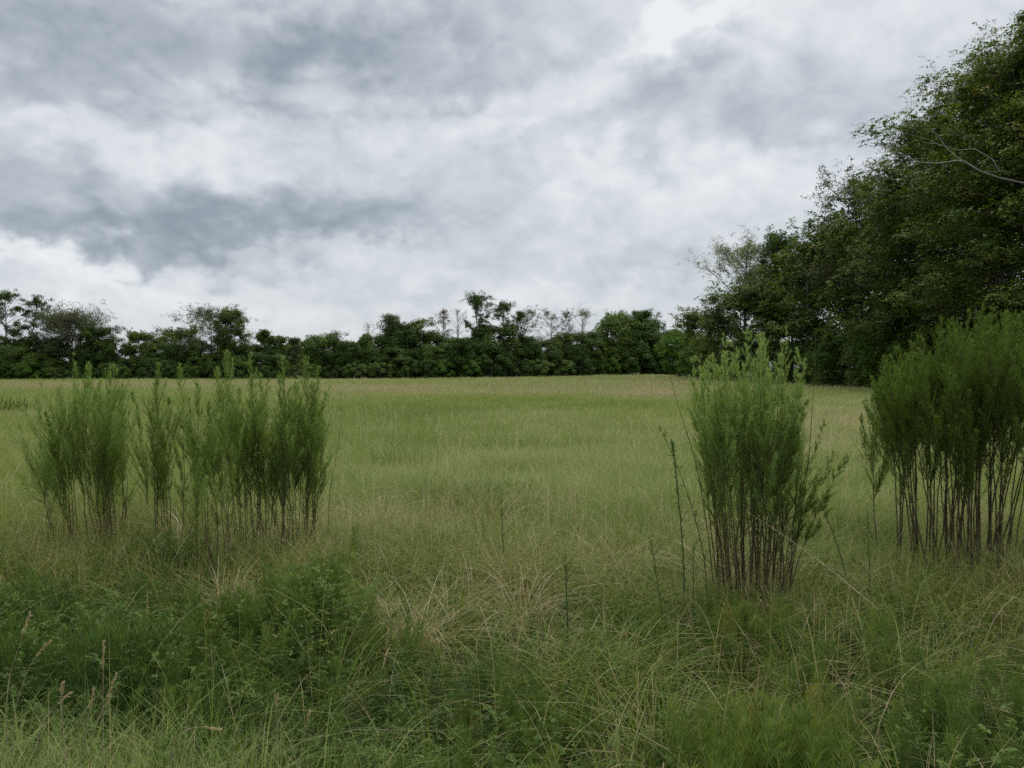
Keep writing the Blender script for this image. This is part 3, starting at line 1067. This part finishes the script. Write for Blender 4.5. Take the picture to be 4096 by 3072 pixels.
def lobed_tree(seed, H, Wd, mat, nlobe=26, leaf=.20, per=420, base=.04, rr=(.17, .27)):
    """rounded thicket tree: trunk with limbs reaching lobes of foliage packed with leaf faces"""
    rng = np.random.default_rng(seed)
    R = Wd / 2
    tubes = []
    trunk = stem_line(rng, (0, 0, -.1), (rng.normal(0, .2), rng.normal(0, .2), H * .8), 7, .15)
    tubes.append(tube(trunk, H * .022 * (1 - .8 * np.linspace(0, 1, 7)), 7))
    parts = []
    for i in range(nlobe):
        h = base + (1 - base) * ((i + .5) / nlobe)
        a = i * 2.399 + rng.normal(0, .4)
        env = math.sqrt(max(0, 1 - ((h - .42) / .62) ** 3)) if h > .42 else (.86 + .14 * h / .42)
        rl = H * rng.uniform(*rr) * (1.05 - .22 * h) * rng.choice([.6, .85, 1, 1.1])
        rho = max(0, R * env - rl * .55) * rng.uniform(.75, 1.1)
        c = np.array([math.cos(a) * rho, math.sin(a) * rho, min(h * H, H - rl * .7)])
        q = np.interp(c[2] * .55, trunk[:, 2], np.arange(7))
        b0 = trunk[int(q)]
        lim = stem_line(rng, b0, c, 6, .1)
        tubes.append(tube(lim, H * .008 * (1 - .7 * np.linspace(0, 1, 6)), 5))
        n = int(per * (rl / (H * .2)) ** 2)
        d = rnd_dir(rng, n)
        d[:, 2] = np.where(d[:, 2] < -.2, -d[:, 2], d[:, 2])
        bump = 1 + .16 * np.sin(d[:, 0] * 7 + i) * np.sin(d[:, 1] * 6 + 2 * i) + .10 * np.sin(d[:, 2] * 9 + i)
        rad_ = rl * bump * rng.uniform(.45, 1.06, n) ** .7
        p = c + d * rad_[:, None] * [1, 1, 1.0]
        tint = .36 + .20 * rng.normal(0, 1) * .7 + rng.normal(0, .12, n)
        parts.append(leaf_faces(rng, p, d + [0, 0, .45], leaf, tint, .5))
    V, Q, T = join(parts)
    tv, tq, _ = join(tubes)
    return mesh('thicket_trunk', tv, tq, MAT['bark'], smooth=True), mesh('thicket_crown', V, Q, MAT[mat], T)


def branch_tree(seed, H, Wd, mat, crown0=.35, nlimb=18, nbr=6, ntw=5, per=14, cr=.35, leaf=.16, prof=None, bmat='bark', lean=(0, 0),
                r0=None, drop=0.0, frond=False, upl=1.0, keep=1.0, flatc=.7, side=None, trunks=1):
    """tree grown from trunk to limbs to branches to twigs, leaves gathered round the twigs"""
    rng = np.random.default_rng(seed)
    if prof is None:
        prof = ([0, .3, .7, 1], [.7, 1, .8, .3])
    r0 = r0 or H * .014
    tubes = []
    cent, cdir = [], []
    for tr in range(trunks):
        off = np.array([lean[0], lean[1]]) * H + (0 if trunks == 1 else rng.normal(0, .07, 2) * H)
        trunk = stem_line(rng, (rng.normal(0, .12) * (tr > 0), rng.normal(0, .12) * (tr > 0), -.1), (off[0], off[1], H * .96), 12, H * .012, .4)
        tt = np.linspace(0, 1, 12)
        tubes.append(tube(trunk, r0 * (1 - .88 * tt) * (1 if trunks == 1 else .8), 8))
        for i in range(nlimb):
            u = ((i + rng.uniform(0, .8)) / nlimb)
            h = crown0 + (1 - crown0) * u * .98
            b = np.array([np.interp(h, tt, trunk[:, j]) for j in range(3)])
            a = i * 2.399 + rng.normal(0, .5) + tr
            ll = Wd / 2 * np.interp(u, *prof) * rng.uniform(.7, 1.15)
            if side is not None:
                ll *= 1 + .45 * math.cos(a - side)
            el_ = rad(np.interp(u, [0, 1], [12, 68])) * upl + rng.normal(0, .15)
            ll = min(ll / max(math.cos(el_), .2), ll * 1.9)
            d = np.array([math.cos(a) * math.cos(el_), math.sin(a) * math.cos(el_), math.sin(el_)])
            e = b + d * ll
            e[2] -= drop * ll * .35
            e[2] = min(e[2], H * 1.0)
            lim = stem_line(rng, b, e, 7, ll * .05)
            lim[:, 2] += np.sin(np.linspace(0, 1, 7) * np.pi) * ll * .10
            lr = r0 * .42 * (1 - .65 * h) * np.linspace(1, .22, 7)
            tubes.append(tube(lim, lr, 6))
            for k in range(nbr):
                v = rng.uniform(.25, 1.0)
                bb = np.array([np.interp(v, np.linspace(0, 1, 7), lim[:, j]) for j in range(3)])
                dd = unit((d + rng.normal(0, .62, 3) + [0, 0, .15])[None])[0]
                bl = ll * rng.uniform(.22, .48)
                ee = bb + dd * bl
                br = stem_line(rng, bb, ee, 5, bl * .06)
                tubes.append(tube(br, lr[2] * .35 * np.linspace(1, .3, 5), 4))
                for q in range(ntw):
                    w = rng.uniform(.3, 1.05)
                    c = bb + (ee - bb) * w + rng.normal(0, bl * .16, 3)
                    if rng.random() > keep:
                        continue
                    cent.append(c)
                    cdir.append(dd)
                    if bl * .16 > .05:
                        tubes.append(tube(np.array([bb + (ee - bb) * max(0, w - .25), c]), [lr[2] * .14, lr[2] * .05], 3))
    if cent:
        zs = H / np.quantile(np.array(cent)[:, 2] + .6 * cr, .992)
    else:
        zs = 1.0
    for tb in tubes:
        tb[0][:, 2] *= zs
    cent = [c * [1, 1, zs] for c in cent]
    parts = []
    if cent:
        cent = np.array(cent)
        cdir = np.array(cdir)
        m = len(cent)
        ctint = rng.normal(.42, .20, m)
        if frond:
            # arching compound leaves: leaflets along a drooping midrib
            nf, nl = max(1, per // 9), 9
            a = rng.uniform(0, 2 * np.pi, (m, nf))
            out = unit(np.stack([np.cos(a), np.sin(a), rng.uniform(-.1, .5, (m, nf))], -1) + cdir[:, None] * .7)
            s = np.linspace(.2, 1, nl)
            fl = cr * 2.1 * rng.uniform(.7, 1.2, (m, nf))
            p = cent[:, None, None] + rng.normal(0, cr * .35, (m, nf, 1, 3)) + out[:, :, None] * (fl[..., None] * s)[..., None]
            p[..., 2] -= fl[..., None] * .42 * s ** 2
            nrm = np.zeros_like(p)
            nrm[..., 2] = 1
            nrm[..., :2] = out[:, :, None, :2] * .5
            tint = np.broadcast_to(ctint[:, None, None], p.shape[:3]) + rng.normal(0, .08, p.shape[:3])
            p = p + rng.normal(0, cr * .10, p.shape)
            parts.append(leaf_faces(rng, p.reshape(-1, 3), nrm.reshape(-1, 3), leaf, tint.ravel(), .35, .55))
        else:
            p = cent[:, None] + rnd_dir(rng, m * per).reshape(m, per, 3) * (rng.random((m, per, 1)) ** .5) * cr * 1.5 * [1, 1, flatc]
            nrm = unit(p - cent[:, None]) * .6 + [0, 0, .6]
            tint = np.broadcast_to(ctint[:, None], p.shape[:2]) + rng.normal(0, .1, p.shape[:2])
            parts.append(leaf_faces(rng, p.reshape(-1, 3), nrm.reshape(-1, 3), leaf, tint.ravel(), .6))
    tv, tq, _ = join(tubes)
    tm = mesh('tree_trunk', tv, tq, MAT[bmat], smooth=True)
    cm = None
    if parts:
        V, Q, T = join(parts)
        cm = mesh('tree_crown', V, Q, MAT[mat], T)
    return tm, cm


def place(name, meshes, loc, label, cat='tree', group=None, rz=0.0, sc=1.0):
    root = empty(name, loc, rz)
    root.scale = (sc, sc, sc) if isinstance(sc, (int, float)) else sc
    tag(root, label, cat, group)
    obj('trunk', meshes[0], root)
    if meshes[1] is not None:
        obj('crown', meshes[1], root)
    return root


# ---------------- trees standing up out of the far tree line
def far(px, py, wpx, seed, mat, label, dD=6, name='tree', pine=False, **kw):
    D = float(np.interp(px, EDGE[:, 0], EDGE[:, 1])) + dD
    x, y, z = gloc(px, D)
    H = top_z(py, D) - z
    Wd = wpx / F_PX * D
    kw = dict(kw)
    kw['nlimb'] = int(kw['nlimb'] * 1.7)
    kw['per'] = max(1, int(kw['per'] * .82 + .5))
    kw['leaf'] = kw['leaf'] * .95
    kw['crown0'] = max(.08, kw['crown0'] - .08)
    kw.setdefault('keep', .8)
    ms = branch_tree(seed, H, Wd * 1.08, mat, **kw)
    return place(name, ms, (x, y, z), label, 'tree')


TL = 'of the far tree line'
SP = dict(nlimb=16, nbr=6, ntw=5, per=12, cr=.26, leaf=.20)
LAND = []   # landmarks: px, phrase


def landmark(px, phrase):
    LAND.append((px, phrase))


far(20, 1158, 140, 101, 'leaf_dark', 'tall clumpy dark tree with bare trunk at the left end ' + TL, crown0=.50, nlimb=14, nbr=5, ntw=4, per=26, cr=.34, leaf=.22, prof=([0, .5, 1], [.6, 1, .6]), lean=(.01, 0), r0=.22)
landmark(20, 'the tall clumpy tree at the left end')
far(108, 1183, 120, 102, 'leaf_dark', 'slim dark tree leaning right beside the tall clumpy left end tree', crown0=.42, nlimb=13, nbr=5, ntw=4, per=24, cr=.32, leaf=.22, prof=([0, .5, 1], [.9, 1, .6]), lean=(.13, 0), r0=.18)
landmark(115, 'the slim tree leaning right')
far(285, 1226, 240, 103, 'leaf_grey', 'broad airy grey green tree with domed crown in the left of the far tree line', crown0=.38, nlimb=26, nbr=7, ntw=6, per=14, cr=.36, leaf=.20, prof=([0, .4, .8, 1], [1, 1, .9, .6]), trunks=2)
landmark(285, 'the broad airy domed tree')
far(395, 1303, 150, 104, 'leaf_dark', 'small dark round tree at the right foot of the broad airy domed tree', dD=4, crown0=.3, nlimb=18, nbr=6, ntw=6, per=18, cr=.36, leaf=.22)
landmark(395, 'the small dark round tree')
far(555, 1323, 120, 105, 'leaf_wood', 'lone rounded low tree between the broad airy tree and the spreading tree', crown0=.3, nlimb=18, nbr=6, ntw=6, per=20, cr=.36, leaf=.22)
landmark(555, 'the lone rounded low tree')
far(655, 1345, 90, 106, 'leaf_grey', 'faint thin grey tree just left of the olive low crown ' + TL, dD=12, crown0=.3, keep=.7, **SP)
far(728, 1306, 150, 107, 'leaf_wood', 'olive green low crown left under the large spreading tree', dD=9, crown0=.3, nlimb=22, nbr=7, ntw=6, per=16, cr=.36, leaf=.22)
landmark(728, 'the olive low crown')
far(842, 1220, 250, 108, 'leaf_grey', 'large spreading tree with pale trunk and open flat crown ' + TL, crown0=.42, nlimb=22, nbr=7, ntw=6, per=14, cr=.36, leaf=.20, prof=([0, .4, .8, 1], [1, .95, .7, .5]), bmat='bark_pale', r0=.17)
landmark(842, 'the large spreading pale trunked tree')
far(925, 1238, 130, 109, 'leaf_wood', 'dense vine covered tree joined to the right of the large spreading tree', dD=5, crown0=.15, nlimb=26, nbr=7, ntw=6, per=22, cr=.40, leaf=.22)
landmark(925, 'the dense vine covered tree')
far(1060, 1320, 80, 110, 'leaf_wood', 'small rounded tree standing just left of the gap ' + TL, crown0=.2, nlimb=16, nbr=6, ntw=6, per=20, cr=.34, leaf=.22)
landmark(1060, 'the small rounded tree left of the gap')
far(1120, 1343, 70, 111, 'leaf_wood', 'little tree at the left side of the gap ' + TL, crown0=.2, nlimb=15, nbr=6, ntw=6, per=18, cr=.34, leaf=.22)
far(1180, 1352, 70, 112, 'leaf_grey', 'pale grey tree showing behind the gap in the far tree line', dD=30, crown0=.1, nlimb=18, nbr=6, ntw=6, per=20, cr=.4, leaf=.24)
landmark(1180, 'the gap')
far(1345, 1322, 90, 113, 'leaf_grey', 'wispy low grey tree right of the gap ' + TL, crown0=.4, nlimb=16, nbr=5, ntw=4, per=8, cr=.28, leaf=.18)
landmark(1345, 'the wispy low grey tree')
far(1475, 1288, 70, 114, 'leaf_pale', 'thin almost bare pale sapling left of the leafy twin crowns', crown0=.5, nlimb=14, nbr=5, ntw=4, per=3, cr=.25, leaf=.16, bmat='bark_pale', keep=.6)
landmark(1475, 'the almost bare pale sapling')
far(1562, 1256, 110, 115, 'leaf_grey', 'leafy olive crown, left one of the twin crowns near the middle', crown0=.4, nlimb=18, nbr=6, ntw=6, per=14, cr=.34, leaf=.2)
landmark(1562, 'the left twin crown')
far(1662, 1273, 110, 116, 'leaf_wood', 'leafy dark crown, right one of the twin crowns near the middle', crown0=.4, nlimb=16, nbr=6, ntw=6, per=16, cr=.34, leaf=.22, side=0)
landmark(1662, 'the right twin crown')
far(1776, 1236, 62, 117, 'leaf_rust', 'thin rusty brown sparse tree left of the bare pale tree', crown0=.45, nlimb=16, nbr=5, ntw=4, per=8, cr=.26, leaf=.17, upl=1.2)
landmark(1776, 'the thin rusty tree')
far(1832, 1234, 75, 118, 'leaf_pale', 'bare pale tree between the rusty tree and tallest dark tree', crown0=.45, nlimb=18, nbr=6, ntw=5, per=2, cr=.24, leaf=.15, bmat='bark_pale', keep=.5, upl=1.25)
landmark(1832, 'the bare pale tree')
far(1910, 1170, 105, 119, 'leaf_dark', 'tallest dark tree of the far tree line, narrow crown, bare trunk', crown0=.45, nlimb=22, nbr=6, ntw=5, per=18, cr=.30, leaf=.2, prof=([0, .45, .8, 1], [.8, .85, 1.0, .5]), upl=1.15)
landmark(1910, 'the tallest dark tree')
far(2015, 1206, 90, 120, 'leaf_dark', 'second tallest dark tree, its forked crown right of the tallest tree', crown0=.5, nlimb=18, nbr=6, ntw=5, per=16, cr=.30, leaf=.2, upl=1.1)
landmark(2020, 'the second tallest tree')
far(2082, 1236, 120, 121, 'leaf_dark', 'dark tree sloping down to the right beside the second tallest tree', crown0=.35, nlimb=20, nbr=6, ntw=5, per=16, cr=.32, leaf=.2, side=0)
landmark(2085, 'the dark tree sloping right')
far(2205, 1232, 150, 122, 'leaf_grey', 'open sparse tree with visible branches right of the sloping dark tree', crown0=.42, nlimb=14, nbr=6, ntw=5, per=6, cr=.30, leaf=.19, side=math.pi)
landmark(2205, 'the open sparse tree')
far(2262, 1240, 70, 123, 'leaf_grey', 'small sparse tree between the open sparse tree and the bare twigged tree', crown0=.45, nlimb=14, nbr=5, ntw=5, per=7, cr=.30, leaf=.18)
far(2330, 1230, 105, 124, 'leaf_grey', 'bare twigged grey tree with thin crown left of the leafy hump', crown0=.4, nlimb=18, nbr=6, ntw=5, per=5, cr=.30, leaf=.18, upl=1.15, bmat='bark_pale')
landmark(2330, 'the bare twigged grey tree')
far(2478, 1248, 75, 125, 'leaf_wood', 'small leaning tree tuft left above the leafy hump ' + TL, crown0=.7, nlimb=10, nbr=5, ntw=5, per=20, cr=.36, leaf=.22, lean=(-.03, 0))
landmark(2478, 'the small leaning tuft')
far(2565, 1241, 130, 126, 'leaf_dark', 'large leafy hump shaped tree near the right end ' + TL, crown0=.3, nlimb=24, nbr=7, ntw=6, per=24, cr=.42, leaf=.23)
landmark(2565, 'the leafy hump shaped tree')
landmark(2700, 'the corner of the woods')

# ---------------- the thicket of the far tree line: every tree on its own
protos = [lobed_tree(200 + i, H, Wd, mt, nl + 8, .20, 760) for i, (H, Wd, mt, nl) in enumerate([
    (6.5, 6.0, 'leaf_dark', 26), (6.5, 5.0, 'leaf_dark', 22), (6.0, 6.6, 'leaf_wood', 28), (6.8, 5.4, 'leaf_dark', 24), (6.0, 5.6, 'leaf_wood', 24)])]
low = [lobed_tree(220 + i, H, Wd, mt, nl, .19, 560) for i, (H, Wd, mt, nl) in enumerate([
    (3.4, 5.2, 'leaf_dark', 18), (3.6, 4.6, 'leaf_dark', 18), (3.8, 5.0, 'leaf_bright', 20), (3.2, 5.4, 'leaf_wood', 18)])]
TOP = np.array([(-300, 1360), (0, 1350), (180, 1362), (350, 1378), (500, 1372), (560, 1365), (720, 1385), (850, 1375), (960, 1358), (1060, 1365), (1140, 1375), (1200, 1352), (1400, 1350),
                (1560, 1300), (1640, 1322), (1700, 1330), (1830, 1335), (1960, 1325), (2080, 1318), (2160, 1350), (2200, 1335), (2330, 1325), (2430, 1298), (2560, 1262), (2640, 1322), (2760, 1330)], float)
rt = random.Random(5)
used = {}
ORD = ['', 'second ', 'third ', 'fourth ', 'fifth ', 'sixth ', 'seventh ']


def thick(px, dD, frac, pool, row):
    D = float(np.interp(px, EDGE[:, 0], EDGE[:, 1])) + dD
    if 1118 < px < 1216 and dD < 60:
        return
    x, y, z = gloc(px, D)
    H = (top_z(float(np.interp(px, TOP[:, 0], TOP[:, 1])), D) - z) * frac
    k = rt.randrange(len(pool))
    ms = pool[k]
    H0 = max(v.co.z for v in ms[1].vertices) if 'h' not in ms[1] else ms[1]['h']
    ms[1]['h'] = H0
    near = min(LAND, key=lambda q: abs(q[0] - px))
    if px < -40:
        where = 'beyond ' + near[1]
    else:
        side_ = 'left below' if px < near[0] - 12 else ('right below' if px > near[0] + 12 else 'directly below')
        where = side_ + ' ' + near[1]
    key = (row, where)
    o = used.get(key, 0)
    used[key] = o + 1
    lab = f'{ORD[o]}{row} {where}'
    s = H / H0
    sx = s * rt.uniform(.85, 1.1) if frac > .8 else s * rt.uniform(.9, 1.15)
    place('thicket_tree' if frac > .7 else 'bush', ms, (x, y, z), lab, 'tree' if frac > .7 else 'bush', {'b': 'rounded trees of the far tree line', 'm': 'rounded trees of the far tree line',
          'f': 'low bushes along the foot of the far tree line'}[row[0] if row[0] in 'bmf' else 'm'], rt.uniform(0, 6.28), (sx, sx, s))


for px in np.arange(-260, 2790, 98):
    thick(px + rt.uniform(-18, 18), 5.5, rt.uniform(.90, 1.2), protos, 'back row rounded tree')
for px in np.arange(-230, 2770, 90):
    thick(px + rt.uniform(-20, 20), 2.2, rt.uniform(.5, .95), protos, 'middle row rounded tree')
for px in np.arange(-240, 2740, 92):
    thick(px + rt.uniform(-20, 20), -.8, rt.uniform(.34, .55), low, 'front low bush')


for px in (1125, 1170, 1215):
    thick(px, 62, 1.0, protos, 'middle row distant tree seen')

# ---------------- the wood on the right
def right(px, D, py, Wd, seed, mat, label, name='tree', **kw):
    x, y, z = gloc(px, D)
    H = top_z(py, D) - z
    if D < 66 and kw.get('frond'):
        kw = dict(kw, leaf=.165, per=45, cr=.46, keep=.72)
    ms = branch_tree(seed, H, Wd, mat, **kw)
    return place(name, ms, (x, y, z), label, 'tree', None)


BIG = dict(nlimb=34, nbr=8, ntw=7, per=27, cr=.42, leaf=.23, frond=True, drop=.4, crown0=.12, prof=([0, .15, .6, .85, 1], [.75, 1, 1, .75, .4]))
right(2760, 128, 1325, 10, 301, 'leaf_bright', 'low bright green tree at the corner where far tree line meets the wood', crown0=.06, nlimb=30, nbr=7, ntw=6, per=26, cr=.42, leaf=.24, prof=([0, .5, 1], [1, .9, .5]))
right(2850, 112, 1240, 9, 302, 'leaf_wood', 'small clumpy tree rising behind the low bright green corner tree', crown0=.15, nlimb=24, nbr=7, ntw=6, per=24, cr=.4, leaf=.22)
right(2985, 104, 955, 11, 303, 'leaf_pale', 'pale airy tall tree, first tall one at the left end of wood', crown0=.40, nlimb=30, nbr=7, ntw=6, per=13, cr=.36, leaf=.17, prof=([0, .4, .8, 1], [1, 1, .7, .35]))
right(2960, 100, 1150, 9, 304, 'leaf_wood', 'dark leafy tree filling the space below the pale airy tall tree', **dict(BIG, nlimb=28))
right(3105, 96, 933, 6, 305, 'leaf_dark', 'narrow dark clumpy tree just right of the pale airy tall tree', crown0=.3, nlimb=26, nbr=6, ntw=6, per=18, cr=.34, leaf=.2, upl=1.2)
right(3165, 92, 1010, 7, 306, 'leaf_wood', 'dark green tree of medium height right of the narrow clumpy tree', **dict(BIG, nlimb=28))
right(3225, 88, 968, 5, 307, 'leaf_dark', 'thin pointed tree behind medium trees of the wood', crown0=.4, nlimb=22, nbr=6, ntw=5, per=16, cr=.32, leaf=.2, upl=1.2)
right(3330, 80, 905, 9, 308, 'leaf_wood', 'broad leafy tree with small reddish top left of the open crowned tree', **BIG)
right(3440, 73, 690, 7, 309, 'leaf_grey', 'open crowned tree reaching left over the broad leafy tree', crown0=.4, nlimb=24, nbr=7, ntw=6, per=14, cr=.34, leaf=.17, side=math.pi)
right(3560, 70, 860, 9, 310, 'leaf_wood', 'large drooping leafed tree below the open crowned tree', **BIG)
right(3690, 62, 500, 7.5, 311, 'leaf_wood', 'tall tree with stepped outline third from the right picture edge', **dict(BIG, keep=.8, crown0=.3))
right(3700, 60, 760, 10, 312, 'leaf_wood', 'wide low crowned tree hanging over the field before the tall trees', **BIG)
right(3870, 56, 330, 7, 313, 'leaf_wood', 'very tall tree second from the right picture edge', **dict(BIG, crown0=.25))
right(4000, 51, 205, 7.5, 314, 'leaf_wood', 'very tall broad tree with layered drooping sprays at the right edge', **dict(BIG, crown0=.2))
t_edge = right(4230, 46, 110, 8, 315, 'leaf_wood', 'tall broad tree cut by the right picture edge, with dead pale limb', **dict(BIG, crown0=.15))
right(4020, 49, 620, 11, 316, 'leaf_wood', 'heavy low crowned tree in front of the tallest trees at right', **BIG)
right(4330, 43, 300, 11, 317, 'leaf_wood', 'leafy tree just outside the right picture edge', **BIG)
right(4140, 47.5, 62, 3.2, 318, 'leaf_wood', 'narrow leader crown topping the very edge of the picture at upper right', **dict(BIG, nlimb=18, crown0=.5))
# deeper in the wood, closing the view between the front trees
for i, (px, D, py, lab) in enumerate([
        (3070, 112, 1060, 'inner tree seen between the pale airy and narrow clumpy trees'),
        (3260, 95, 1050, 'inner tree seen behind the thin pointed tree'),
        (3420, 84, 880, 'inner tree seen behind the broad leafy tree'),
        (3600, 74, 720, 'inner tree seen behind the large drooping leafed tree'),
        (3800, 66, 480, 'inner tree seen behind the very tall second tree'),
        (4020, 58, 350, 'inner tree seen behind the very tall broad tree')]):
    right(px, D, py, 11, 330 + i, 'leaf_dark', lab, **dict(BIG, nlimb=30, per=18, leaf=.28))

# dead limb of the tree at the edge
def dead_limb():
    D = 43.5
    tubes = []

    def line(p, r0, r1):
        P = np.array([px3(a, b, D + k * .12) for k, (a, b) in enumerate(p)]) - np.array(t_edge.location)
        tt = np.linspace(0, len(P) - 1, 4 * len(P))
        Q = np.stack([np.interp(tt, range(len(P)), P[:, i]) for i in range(3)], 1)
        tubes.append(tube(Q, np.linspace(r0 * .62, r1 * .62, len(Q)), 6))
    line([(4150, 770), (4096, 738), (3990, 715), (3913, 689), (3859, 656), (3826, 645)], .10, .06)
    line([(3826, 645), (3750, 657), (3680, 655), (3626, 635), (3560, 605), (3520, 585), (3490, 575)], .055, .02)
    line([(3859, 656), (3815, 630), (3777, 597), (3745, 550), (3723, 532)], .045, .015)
    line([(3913, 689), (3990, 690), (4040, 688)], .03, .015)
    line([(3990, 690), (3960, 640), (3925, 620), (3890, 600), (3820, 605), (3740, 580), (3680, 575)], .05, .015)
    line([(3560, 605), (3540, 570), (3520, 540)], .02, .008)
    line([(3626, 635), (3590, 650), (3480, 668), (3425, 665)], .02, .008)
    line([(3760, 590), (3700, 560), (3620, 540), (3560, 530)], .02, .008)
    V, Q, _ = join(tubes)
    o = obj('dead_limb', mesh('dead_limb', V, Q, MAT['bark_pale'], smooth=True), t_edge)
    tag(o, 'pale leafless limb reaching left out of the crown')


dead_limb()

# bushes along the foot of the wood
PL = 'along the foot of the right wood'
for i, (px, D, H, wd, mk, lab) in enumerate([
        (2790, 121, 4.5, 7, 'leaf_bright', 'light green rounded bush nearest the far corner'),
        (2900, 108, 4.2, 6, 'leaf_wood', 'dark bush right of the light green corner bush, ' + PL),
        (3000, 98, 4.6, 6, 'leaf_dark', 'dark bush half hidden behind the bright green fennel clump'),
        (3100, 90, 4.0, 6, 'leaf_wood', 'bush behind the right half of the bright green fennel clump'),
        (3215, 81, 4.2, 6, 'leaf_dark', 'dark bush just right of the bright green fennel top'),
        (3310, 75, 3.4, 5, 'leaf_wood', 'low bush at mid distance between both big fennel clumps'),
        (3400, 70, 4.4, 6, 'leaf_dark', 'taller dark bush between both big fennel clumps'),
        (3500, 65.5, 4.8, 5.5, 'leaf_wood', 'rounded bush left behind the large dark fennel clump'),
        (3600, 61, 5.0, 6, 'leaf_bright', 'fresh green bush directly behind the left of the large dark clump'),
        (3720, 57, 4.6, 6, 'leaf_dark', 'bush behind the middle of the large dark fennel clump'),
        (3850, 53, 4.6, 6, 'leaf_wood', 'bush behind the right of the large dark fennel clump'),
        (3990, 49, 4.6, 6, 'leaf_dark', 'last bush before the right picture edge, ' + PL),
        (4150, 45.5, 4.6, 6, 'leaf_wood', 'bush outside the right picture edge, ' + PL)]):
    ms = lobed_tree(360 + i, H, wd, mk, 22, .17, 520, rr=(.18, .28))
    place('bush', ms, gloc(px, D), lab, 'bush', 'bushes along the foot of the right wood')

print('verts', sum(len(m.vertices) for m in bpy.data.meshes))
